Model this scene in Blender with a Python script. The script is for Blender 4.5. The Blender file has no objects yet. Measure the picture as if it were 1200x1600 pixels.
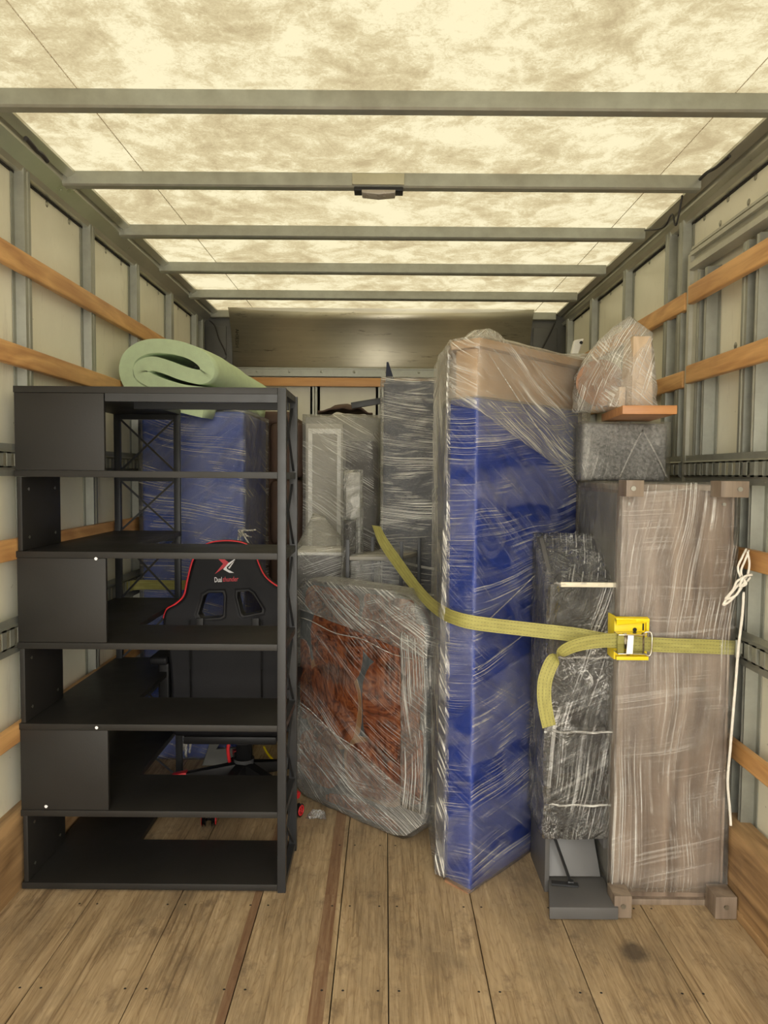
import bpy, bmesh, math, random
from mathutils import Vector, Matrix, noise
random.seed(7)
D = bpy.data; SC = bpy.context.scene; COL = SC.collection
PI = math.pi
# ------------------------------------------------------------------ camera
FPX = 1150.0; CAM = Vector((0, 0, 1.47))
pitch = math.atan(60 / FPX); yaw = math.atan(2 / FPX); roll = math.radians(0.45)
_F = Vector((0, math.cos(pitch), -math.sin(pitch))); _R = Vector((1, 0, 0)); _U = _R.cross(_F)
_Z = Matrix.Rotation(yaw, 3, 'Z'); _F = _Z @ _F; _R = _Z @ _R; _U = _Z @ _U
_R, _U = _R * math.cos(roll) + _U * math.sin(roll), -_R * math.sin(roll) + _U * math.cos(roll)
cd = D.cameras.new('camera'); cam = D.objects.new('camera', cd); COL.objects.link(cam)
cd.sensor_fit = 'VERTICAL'; cd.sensor_height = 36; cd.lens = 36 * FPX / 1600; cd.clip_start = 0.02
cam.matrix_world = Matrix(((_R.x, _U.x, -_F.x, CAM.x), (_R.y, _U.y, -_F.y, CAM.y), (_R.z, _U.z, -_F.z, CAM.z), (0, 0, 0, 1)))
SC.camera = cam
# ------------------------------------------------------------------ world, sun, exposure
SC.view_settings.view_transform = 'Standard'; SC.view_settings.look = 'None'
SC.view_settings.gamma = 1; SC.view_settings.use_curve_mapping = False
SC.view_settings.exposure = 0.08
SUN = 8.0; SKY = 6.2
w = D.worlds.new('overcast_sky'); SC.world = w; w.use_nodes = True
wt = w.node_tree; bg = wt.nodes['Background']
tc = wt.nodes.new('ShaderNodeTexCoord'); sp = wt.nodes.new('ShaderNodeSeparateXYZ'); cr = wt.nodes.new('ShaderNodeValToRGB')
wt.links.new(tc.outputs['Generated'], sp.inputs[0]); wt.links.new(sp.outputs[2], cr.inputs[0]); wt.links.new(cr.outputs[0], bg.inputs[0])
cr.color_ramp.elements[0].position = 0.0; cr.color_ramp.elements[0].color = (.62, .58, .50, 1)
cr.color_ramp.elements[1].position = 0.06; cr.color_ramp.elements[1].color = (1.0, .96, .87, 1)
bg.inputs[1].default_value = SKY
sd = D.lights.new('sun', 'SUN'); sd.energy = SUN; sd.angle = math.radians(8); sd.color = (1, .97, .9)
so = D.objects.new('sun', sd); COL.objects.link(so); so.rotation_euler = (math.radians(-10), math.radians(8), 0); so.location = (0, 2, 8)

# ------------------------------------------------------------------ pixel rays
def ray(x, y): return _F + _R * ((x - 600) / FPX) - _U * ((y - 800) / FPX)
def atY(x, y, Y): d = ray(x, y); return CAM + d * (Y / d.y)
def atZ(x, y, z=0): d = ray(x, y); return CAM + d * ((z - CAM.z) / d.z)
def atX(x, y, X): d = ray(x, y); return CAM + d * (X / d.x)

# ------------------------------------------------------------------ materials
class NT:
    def __init__(s, name):
        s.m = D.materials.new(name); s.m.use_nodes = True; s.t = s.m.node_tree; s.t.nodes.clear()
        s.out = s.n('ShaderNodeOutputMaterial')
    def n(s, typ, ins=None, **kw):
        nd = s.t.nodes.new(typ)
        for k, v in kw.items(): setattr(nd, k, v)
        for k, v in (ins or {}).items(): s.set(nd, k, v)
        return nd
    def set(s, nd, k, v):
        i = nd.inputs[k]
        if isinstance(v, bpy.types.NodeSocket): s.t.links.new(v, i)
        elif isinstance(v, tuple) and len(v) == 3 and i.type == 'RGBA': i.default_value = (*v, 1)
        else: i.default_value = v
    def co(s, kind='Object', scale=(1, 1, 1), rot=(0, 0, 0), loc=(0, 0, 0)):
        c = s.n('ShaderNodeTexCoord')
        return s.n('ShaderNodeMapping', {'Vector': c.outputs[kind], 'Scale': scale, 'Rotation': rot, 'Location': loc}).outputs[0]
    def noise(s, vec, scale=5, detail=4, rough=.6, dist=0, dim='3D'):
        return s.n('ShaderNodeTexNoise', {'Vector': vec, 'Scale': scale, 'Detail': detail, 'Roughness': rough, 'Distortion': dist}, noise_dimensions=dim).outputs[0]
    def rng(s, v, a, b, c=0., d=1.):
        return s.n('ShaderNodeMapRange', {'Value': v, 'From Min': a, 'From Max': b, 'To Min': c, 'To Max': d}).outputs[0]
    def math(s, op, a, b=0.):
        return s.n('ShaderNodeMath', {0: a, 1: b}, operation=op).outputs[0]
    def ramp(s, v, stops):
        r = s.n('ShaderNodeValToRGB', {'Fac': v}); e = r.color_ramp.elements
        while len(e) < len(stops): e.new(0.5)
        for q, (p, c) in zip(e, stops): q.position = p; q.color = (*c, 1)
        return r.outputs[0]
    def mix(s, f, a, b, mode='MIX'):
        m = s.n('ShaderNodeMix', data_type='RGBA', blend_type=mode)
        s.set(m, 0, f); s.set(m, 6, a); s.set(m, 7, b); return m.outputs[2]
    def bump(s, h, st=.3, d=.01):
        return s.n('ShaderNodeBump', {'Height': h, 'Strength': st, 'Distance': d}).outputs[0]
    def bsdf(s, **k):
        ins = {kk.replace('_', ' '): v for kk, v in k.items()}
        b = s.n('ShaderNodeBsdfPrincipled', ins); s.t.links.new(b.outputs[0], s.out.inputs[0]); return b

def simple(name, c, rough=.5, metal=0., var=.12, scale=8, bump=0., bscale=60, spec=.5):
    s = NT(name); v = s.co()
    n1 = s.noise(v, scale, 5)
    lo = tuple(x * (1 - var) for x in c); hi = tuple(min(1, x * (1 + var)) for x in c)
    col = s.ramp(n1, [(.3, lo), (.7, hi)])
    k = dict(Base_Color=col, Roughness=s.rng(n1, .3, .7, max(0, rough - .06), min(1, rough + .06)), Metallic=metal, Specular_IOR_Level=spec)
    if bump: k['Normal'] = s.bump(s.noise(v, bscale, 3), bump, .004)
    s.bsdf(**k); return s.m

M = {}
M['steel'] = simple('galvanised_steel', (.32, .325, .28), .42, .6, .10, 22, .05, 120)
M['steel_dull'] = simple('weathered_aluminium', (.44, .43, .36), .45, .35, .2, 6, .05, 90)
M['darksteel'] = simple('dark_grey_corner_panel', (.10, .10, .095), .5, .2)
M['rail'] = simple('extruded_aluminium_rail', (.52, .51, .43), .33, .75, .12, 4, .03, 60)
M['rivet'] = simple('rivet_metal', (.38, .37, .32), .35, .9)
M['gap'] = simple('dark_gap', (.02, .018, .015), .9)
M['blackmetal'] = simple('black_powder_coat', (.022, .023, .025), .42, 0, .1, 20, .05, 200)
M['blacklam'] = simple('black_laminate', (.018, .0165, .0145), .5, 0, .15, 5, .06, 150, .38)
M['charlam'] = simple('charcoal_laminate', (.10, .097, .095), .42, 0, .08, 5, .04, 200)
M['leather'] = simple('black_faux_leather', (.010, .010, .012), .55, 0, .1, 10, .1, 220, .22)
M['plastic'] = simple('black_plastic', (.011, .011, .012), .45, spec=.3)
M['red'] = simple('red_plastic', (.55, .015, .02), .4)
M['redpipe'] = simple('red_piping', (.62, .02, .03), .5)
M['white'] = simple('white_print', (.85, .85, .87), .5, var=.02)
M['redprint'] = simple('red_print', (.55, .03, .05), .5, var=.02)
M['yellow'] = simple('yellow_plastic', (.86, .66, .01), .4, var=.05)
M['chrome'] = simple('zinc_ratchet_metal', (.62, .58, .5), .22, .95, .2, 60)
M['rope'] = simple('white_cotton_rope', (.78, .74, .66), .85, 0, .1, 60, .5, 160)
M['foamend'] = simple('green_foam', (.50, .62, .40), .85, 0, .06, 30, .15, 150)
M['brownfab'] = simple('brown_upholstery', (.075, .042, .028), .8, 0, .2, 12, .3, 120)
M['whitebox'] = simple('white_plastic', (.75, .74, .7), .45)
M['lens'] = simple('lamp_lens', (.30, .27, .22), .25)
M['cream'] = simple('cream_liner', (.70, .64, .50), .6)
M['cardboard'] = simple('cardboard', (.42, .285, .165), .8, 0, .12, 9, .1, 60)
M['greyboard'] = simple('grey_cabinet', (.20, .19, .165), .55)
M['greylight'] = simple('light_grey_panel', (.36, .34, .29), .55)
M['darkbrown'] = simple('dark_brown_panel', (.035, .027, .023), .5)
M['greyplastic'] = simple('grey_plastic', (.13, .13, .115), .5)
M['lampplate'] = simple('painted_lamp_plate', (.38, .36, .25), .6)
M['cable'] = simple('black_cable', (.02, .018, .018), .6)
M['bluefoil'] = simple('blue_sheet_plastic', (.03, .08, .42), .35)

def wood(name, c0, c1, axis=2, scale=1., rough=.6, stain=.0, dark=(.1, .06, .04)):
    s = NT(name)
    sc = [26, 26, 26]; sc[axis] = 1.6
    v = s.co('Object', tuple(x * scale for x in sc))
    n1 = s.noise(v, 1.0, 6, .65, .6)
    v2 = s.co('Object', tuple((3.2 if i != axis else .55) * scale for i in range(3)))
    n2 = s.noise(v2, 1.2, 3, .5, .5)
    f = s.math('FRACT', s.math('MULTIPLY', n2, 9.))
    f = s.math('ABSOLUTE', s.math('SUBTRACT', f, .5))
    h = s.math('ADD', s.math('MULTIPLY', n1, .75), s.math('MULTIPLY', f, .4))
    col = s.ramp(h, [(.28, c0), (.62, c1)])
    if stain:
        sm = s.rng(s.noise(s.co('Object'), 3., 5), .55, .75, 0, stain)
        col = s.mix(sm, col, dark)
    s.bsdf(Base_Color=col, Roughness=rough, Normal=s.bump(h, .12, .003)); return s.m
M['slat'] = wood('oak_slat', (.42, .20, .066), (.70, .40, .155), 1, rough=.5, stain=.3, dark=(.30, .16, .07))
M['slatx'] = wood('oak_slat_cross', (.52, .25, .08), (.68, .36, .13), 0, rough=.45)
M['kick'] = wood('kickboard_wood', (.16, .09, .038), (.48, .30, .14), 1, .8, rough=.6, stain=.8)
M['unit'] = wood('grey_brown_woodgrain', (.10, .068, .048), (.30, .225, .165), 2, .55, rough=.45)
M['unitlight'] = wood('grey_brown_edge', (.15, .11, .08), (.27, .21, .155), 2, rough=.45)
M['table_wood'] = wood('orange_brown_wood', (.40, .17, .055), (.56, .27, .10), 0, rough=.4)
M['pale_wood'] = wood('pale_wood', (.42, .30, .19), (.60, .46, .32), 2, rough=.6)
M['tablecard'] = wood('brown_panel', (.24, .12, .065), (.36, .19, .10), 0, rough=.6)

def mk_slices():
    s = NT('red_brown_wood_slice'); v = s.co('Object')
    d = s.noise(v, 3., 4, .6, 1.2)
    r = s.math('ABSOLUTE', s.math('SUBTRACT', s.math('FRACT', s.math('MULTIPLY', d, 14.)), .5))
    n = s.noise(s.co('Object', (30, 30, 4)), 1., 5, .7, .5)
    h = s.math('ADD', s.math('MULTIPLY', r, .5), s.math('MULTIPLY', n, .6))
    col = s.ramp(h, [(.25, (.05, .012, .005)), (.45, (.21, .055, .018)), (.62, (.34, .115, .038))])
    s.bsdf(Base_Color=col, Roughness=.22); return s.m
M['slice'] = mk_slices()
M['resin'] = simple('grey_resin', (.075, .085, .09), .2, 0, .3, 10)
M['slice_light'] = wood('tan_sapwood', (.20, .10, .04), (.32, .18, .08), 2, rough=.35)
M['tablered'] = simple('dark_red_brown_edge', (.11, .035, .022), .3)

def mk_floor():
    s = NT('worn_hardwood_floor')
    c = s.n('ShaderNodeTexCoord'); sep = s.n('ShaderNodeSeparateXYZ', {0: c.outputs['Object']})
    x, y = sep.outputs[0], sep.outputs[1]
    def idx(wd, off): return s.math('FLOOR', s.math('DIVIDE', s.math('ADD', x, off), wd))
    strip = idx(.0362, 5.02)
    r1 = s.n('ShaderNodeTexWhiteNoise', {'W': strip}, noise_dimensions='1D').outputs['Value']
    yb = s.math('FLOOR', s.math('ADD', s.math('MULTIPLY', y, .75), s.math('MULTIPLY', r1, 7.)))
    r2 = s.n('ShaderNodeTexWhiteNoise', {'W': s.math('ADD', s.math('MULTIPLY', strip, 13.7), yb)}, noise_dimensions='1D').outputs['Value']
    off = s.n('ShaderNodeCombineXYZ', {0: s.math('MULTIPLY', r2, 9.), 1: s.math('MULTIPLY', r1, 11.), 2: r2})
    ov = s.n('ShaderNodeVectorMath', {0: c.outputs['Object'], 1: off.outputs[0]}, operation='ADD').outputs[0]
    fine = s.noise(s.n('ShaderNodeMapping', {'Vector': ov, 'Scale': (75, 3.2, 1)}).outputs[0], 1., 6, .7, .5)
    n2 = s.noise(s.n('ShaderNodeMapping', {'Vector': ov, 'Scale': (13, 1.5, 1)}).outputs[0], 1., 3, .5, .7)
    ring = s.math('ABSOLUTE', s.math('SUBTRACT', s.math('FRACT', s.math('MULTIPLY', n2, 16.)), .5))
    ring = s.rng(ring, 0, .16, 0, 1)
    col = s.ramp(s.math('ADD', s.math('MULTIPLY', fine, .80), s.math('MULTIPLY', r2, .10)),
                 [(.26, (.15, .098, .052)), (.40, (.345, .245, .135)), (.62, (.52, .39, .235))])
    col = s.mix(s.rng(ring, 0, 1, .30, 0), col, (.15, .075, .032), 'MIX')
    # worn greyish dirt with its own shape
    dirt = s.rng(s.noise(s.co('Object', (1.6, .8, 1)), 1.6, 7, .7, .4), .46, .68, 0, .65)
    col = s.mix(dirt, col, (.115, .088, .06))
    blot = s.rng(s.noise(s.co('Object', (1, .7, 1)), 9, 6, .7), .56, .70, 0, .6)
    col = s.mix(blot, col, (.09, .06, .042))
    # light scratches
    scr = s.rng(s.noise(s.co('Object', (60, 4, 1), (0, 0, .5)), 1., 2, .5, .2), .70, .76, 0, .35)
    col = s.mix(scr, col, (.55, .43, .29))
    # redder replacement boards
    for x0, x1 in ((-.20, -.157), (-.445, -.417)):
        m = s.math('MULTIPLY', s.math('GREATER_THAN', x, x0), s.math('LESS_THAN', x, x1))
        col = s.mix(s.math('MULTIPLY', m, s.rng(fine, .3, .7, .85, .5)), col, (.15, .07, .038))
    # hard oily stain near the tall wood unit
    dx = s.math('SUBTRACT', x, .779); dy = s.math('MULTIPLY', s.math('SUBTRACT', y, 2.2), .75)
    dd = s.math('SQRT', s.math('ADD', s.math('MULTIPLY', dx, dx), s.math('MULTIPLY', dy, dy)))
    wob = s.math('MULTIPLY', s.noise(s.co('Object'), 25, 4), .05)
    sm = s.rng(s.math('ADD', dd, wob), .045, .078, .75, 0)
    col = s.mix(sm, col, (.045, .035, .028))
    s.bsdf(Base_Color=col, Roughness=s.rng(fine, .3, .7, .5, .68), Normal=s.bump(s.math('ADD', fine, s.math('MULTIPLY', ring, .3)), .25, .003), Specular_IOR_Level=.35)
    return s.m
M['floor'] = mk_floor()

def mk_roof():
    s = NT('translucent_fibreglass_roof'); v = s.co('Object', (1, 1.0, 1))
    big = s.noise(v, 2.6, 8, .72, .5)
    patch = s.noise(s.co('Object', (1, 1, 1), (0, 0, .7)), 7.5, 5, .65, .9)
    fib = s.noise(s.co('Object', (1, 1, 1)), 45, 4, .7, 2.5)
    h = s.math('ADD', s.math('ADD', s.math('MULTIPLY', big, .5), s.math('MULTIPLY', patch, .32)), s.math('MULTIPLY', fib, .22))
    col = s.ramp(h, [(.42, (.078, .065, .040)), (.50, (.102, .090, .058)), (.57, (.136, .127, .091))])
    tr = s.n('ShaderNodeBsdfTranslucent', {'Color': col}); df = s.n('ShaderNodeBsdfDiffuse', {'Color': s.mix(.35, col, (.2, .2, .2))})
    mx = s.n('ShaderNodeMixShader', {0: .2, 1: tr.outputs[0], 2: df.outputs[0]})
    s.t.links.new(mx.outputs[0], s.out.inputs[0]); return s.m
M['roof'] = mk_roof()

def mk_panel():
    s = NT('cream_fibreglass_wall_panel')
    n = s.noise(s.co('Object', (1, 1, 1)), 2.2, 6, .6); d = s.noise(s.co('Object', (6, 6, 1.2)), 2., 5, .7, .6)
    col = s.ramp(n, [(.3, (.68, .655, .52)), (.7, (.80, .775, .63))])
    col = s.mix(s.rng(d, .58, .74, 0, .38), col, (.40, .355, .26))
    scr = s.rng(s.noise(s.co('Object', (9, 9, 2), (.6, .3, 0)), 2., 3, .5, 3.), .70, .73, 0, .5)
    col = s.mix(scr, col, (.80, .77, .66))
    sp = s.rng(s.noise(s.co('Object'), 40, 2), .74, .78, 0, .6)
    col = s.mix(sp, col, (.25, .2, .14))
    s.bsdf(Base_Color=col, Roughness=.32, Normal=s.bump(s.noise(s.co('Object'), 4, 3), .15, .01)); return s.m
M['panel'] = mk_panel()

def mk_header():
    s = NT('brushed_aluminium_header')
    n = s.noise(s.co('Object', (1, 1, 3)), 1.4, 5, .6); st = s.noise(s.co('Object', (1.2, 1, 60)), 1., 4)
    col = s.ramp(s.math('ADD', s.math('MULTIPLY', n, .7), s.math('MULTIPLY', st, .3)), [(.3, (.50, .47, .38)), (.7, (.74, .70, .58))])
    gr = s.rng(s.noise(s.co('Object', (1.5, 1, 12)), 2., 6, .75, .5), .60, .70, 0, .8)
    col = s.mix(gr, col, (.10, .075, .05))
    s.bsdf(Base_Color=col, Roughness=.42, Metallic=.85, Normal=s.bump(n, .10, .03)); return s.m
M['header'] = mk_header()

def blanket(name, c, angle=.75, weave=70.):
    s = NT(name); v = s.co('UV', (1, 1, 1), (0, 0, angle))
    w1 = s.n('ShaderNodeTexWave', {'Vector': v, 'Scale': 3.4, 'Distortion': 3.5, 'Detail': 2, 'Detail Scale': 1.2}, wave_type='BANDS', bands_direction='X').outputs[1]
    n = s.noise(s.co('UV'), 5, 5, .6); f = s.noise(s.co('UV'), 160, 2)
    col = s.ramp(n, [(.3, tuple(x * .86 for x in c)), (.7, tuple(x * 1.12 for x in c))])
    col = s.mix(s.rng(w1, 0, .22, .28, 0), col, tuple(x * .45 for x in c))
    sp = s.rng(s.noise(s.co('UV'), 14, 3), .73, .76, 0, .7)
    col = s.mix(sp, col, tuple(x * .2 for x in c))
    h = s.math('ADD', s.math('MULTIPLY', s.rng(w1, 0, .5), .8), s.math('MULTIPLY', f, .25))
    s.bsdf(Base_Color=col, Roughness=.75, Normal=s.bump(h, .4, .008)); return s.m
M['blue'] = blanket('blue_quilted_blanket', (.016, .052, .28))
M['blue2'] = blanket('royal_blue_quilted_blanket', (.009, .038, .27), -.75)
M['navy'] = blanket('navy_blanket', (.018, .024, .048), .6)

def mk_felt():
    s = NT('grey_flecked_felt'); n = s.noise(s.co('UV'), 75, 5, .85); b = s.noise(s.co('UV'), 4, 3)
    col = s.ramp(n, [(.35, (.075, .072, .066)), (.5, (.17, .165, .15)), (.66, (.33, .32, .29))])
    col = s.mix(s.rng(b, .35, .7, 0, .3), col, (.10, .10, .095))
    s.bsdf(Base_Color=col, Roughness=.9, Normal=s.bump(n, .4, .004)); return s.m
M['felt'] = mk_felt()

def mk_web():
    s = NT('yellow_webbing'); c = s.n('ShaderNodeTexCoord'); sep = s.n('ShaderNodeSeparateXYZ', {0: c.outputs['UV']})
    u, v = sep.outputs[0], sep.outputs[1]
    st = s.math('ABSOLUTE', s.math('SUBTRACT', s.math('FRACT', s.math('MULTIPLY', v, 4.)), .5))
    dash = s.math('GREATER_THAN', s.math('FRACT', s.math('MULTIPLY', u, 90.)), .35)
    line = s.math('MULTIPLY', s.math('LESS_THAN', st, .055), dash)
    rib = s.math('SINE', s.math('MULTIPLY', u, 1500.))
    n = s.noise(s.co('UV', (4, 1, 1)), 3, 5, .7)
    col = s.ramp(n, [(.3, (.27, .25, .065)), (.7, (.42, .39, .115))])
    col = s.mix(s.math('MULTIPLY', line, .75), col, (.07, .06, .03))
    s.bsdf(Base_Color=col, Roughness=.65, Normal=s.bump(rib, .2, .001)); return s.m
M['web'] = mk_web()

def film_mat(name, base=.10, k=.75, angs=((.25, 1.), (-.5, .7)), crk=.35, rough=.24, tint=(.97, .955, .90), mscale=2.6, dens=95., crkfreq=9., cut=(.50, .72), ridge_glint=0., gloss=.6, veil_k=1., bdist=None):
    """clear stretch wrap: transparent sheet with whitish stretch streaks and gloss"""
    s = NT(name); uv = s.n('ShaderNodeTexCoord').outputs['UV']
    wn = s.n('ShaderNodeTexNoise', {'Vector': uv, 'Scale': .9, 'Detail': 2.}, noise_dimensions='2D').outputs['Color']
    wv = s.n('ShaderNodeVectorMath', {0: wn, 1: (.5, .5, .5)}, operation='SUBTRACT').outputs[0]
    wv = s.n('ShaderNodeVectorMath', {0: wv, 'Scale': .22}, operation='SCALE').outputs[0]
    vv = s.n('ShaderNodeVectorMath', {0: uv, 1: wv}, operation='ADD').outputs[0]
    tot = None; hb = None
    for i, (a, wgt) in enumerate(angs):
        rot = s.n('ShaderNodeMapping', {'Vector': vv, 'Rotation': (0, 0, -a), 'Location': (i * 3.7, i * 1.9, 0)}).outputs[0]
        mp = s.n('ShaderNodeMapping', {'Vector': rot, 'Scale': (1.1, dens * 2.4, 1)}).outputs[0]
        st = s.noise(mp, 1., 2, .6, 0, '2D')
        mk = s.noise(s.n('ShaderNodeMapping', {'Vector': rot, 'Scale': (1., 2.8, 1)}).outputs[0], mscale * (1 + .3 * i), 4, .6, .4, '2D')
        sv = s.math('MULTIPLY', s.rng(st, cut[0], cut[1]), s.rng(mk, .44, .62, .05, 1.))
        sv = s.math('MULTIPLY', sv, wgt)
        tot = sv if tot is None else s.math('ADD', tot, sv)
        hb = st if hb is None else s.math('ADD', hb, st)
    # veil: doubled-up layers with straight diagonal edges
    lay = s.n('ShaderNodeMapping', {'Vector': vv, 'Rotation': (0, 0, -angs[0][0] * .6), 'Scale': (.25, 1, 1)}).outputs[0]
    veil = s.rng(s.noise(lay, 3.2, 2, .5, 0, '2D'), .46, .50, 0, .06 * veil_k)
    veil2 = s.rng(s.noise(uv, 5., 5, .7, .8, '2D'), .5, .72, 0, .08 * veil_k)
    al = s.math('ADD', s.math('MULTIPLY', tot, k), s.math('ADD', s.math('ADD', veil, veil2), base))
    # crinkle ridges, with white glints along them painted into the opacity
    cw = s.noise(uv, crkfreq, 4, .6, 2.2, '2D')
    rid = s.math('SUBTRACT', 1., s.rng(s.math('ABSOLUTE', s.math('SUBTRACT', cw, .5)), .002, .014))
    rmask = s.rng(s.noise(uv, 3.3, 3, .5, 0, '2D'), .45, .65)
    if ridge_glint: al = s.math('ADD', al, s.math('MULTIPLY', s.math('MULTIPLY', rid, rmask), ridge_glint))
    al = s.math('MINIMUM', al, .93)
    hh = s.math('ADD', s.math('MULTIPLY', hb, .25), s.math('MULTIPLY', cw, 1.6 * crk))
    nb = s.bump(hh, .7 if bdist is None else 1., (.006 + .02 * crk) if bdist is None else bdist)
    pb = s.n('ShaderNodeBsdfPrincipled', {'Base Color': tint, 'Roughness': rough, 'Normal': nb, 'Specular IOR Level': .7})
    tr = s.n('ShaderNodeBsdfTransparent')
    gl = s.n('ShaderNodeBsdfGlossy', {'Color': (.9, .9, .88), 'Roughness': max(.1, rough - .08), 'Normal': nb})
    fr = s.n('ShaderNodeFresnel', {'IOR': 1.45, 'Normal': nb}).outputs[0]
    m1 = s.n('ShaderNodeMixShader', {0: s.math('MINIMUM', s.math('MULTIPLY', fr, gloss), .85), 1: tr.outputs[0], 2: gl.outputs[0]})
    m2 = s.n('ShaderNodeMixShader', {0: al, 1: m1.outputs[0], 2: pb.outputs[0]})
    s.t.links.new(m2.outputs[0], s.out.inputs[0]); return s.m
M['film'] = film_mat('stretch_film', .04, .6, ((.22, 1.), (-.55, .8)))
M['film_blue'] = film_mat('stretch_film_over_blue', .0, .42, ((.10, .9), (-.62, .35)), .15, cut=(.50, .70))
M['film_left'] = film_mat('stretch_film_over_blanket', .03, .6, ((-.2, 1.), (.6, .3)), .2, cut=(.52, .72))
M['film_side'] = film_mat('stretch_film_side', .05, .8, ((-1.15, 1.), ), .25, dens=45, cut=(.47, .62))
M['film_edge'] = film_mat('stretch_film_edge', .04, .6, ((1.52, 1.), ), .5, .15, dens=55, crkfreq=14., ridge_glint=.3, cut=(.50, .66), gloss=1.2)
M['film_top'] = film_mat('stretch_film_top', .05, .55, ((-.55, 1.), (-.35, .6)), .2, dens=90)
M['film_heavy'] = film_mat('stretch_film_layered', .07, .7, ((.18, 1.), (-.5, .3)), .25, dens=80)
M['film_navy'] = film_mat('stretch_film_horizontal', .08, .72, ((-.14, 1.), (.1, .3)), .4, dens=80, veil_k=.3, cut=(.47, .64))
M['film_table'] = film_mat('stretch_film_table', .0, .45, ((-.62, 1.), (1.45, .2)), .3, dens=80, crkfreq=9., ridge_glint=.08, veil_k=.6)
M['film_cloud'] = film_mat('stretch_film_cloudy', .09, .75, ((-.5, 1.), (.1, .25)), .6, dens=85, crkfreq=12., ridge_glint=.2, gloss=1.2)
M['film_crinkle'] = film_mat('crinkled_film', .01, .5, ((1.3, .9), (.5, .4)), 1.0, .12, dens=60, crkfreq=14., ridge_glint=.9, gloss=2.5, tint=(.95, .95, .92), veil_k=.5, bdist=.02, cut=(.52, .64))
M['film_unit'] = film_mat('stretch_film_unit', .03, .50, ((1.52, 1.), (.12, .35)), .2, .2, dens=80, cut=(.53, .72), ridge_glint=.08, veil_k=.5)
M['film_tan'] = film_mat('bunched_film', .12, .70, ((1.1, 1.), (-.7, .6)), .6, .22, dens=80, crkfreq=8., ridge_glint=.15)

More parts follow.
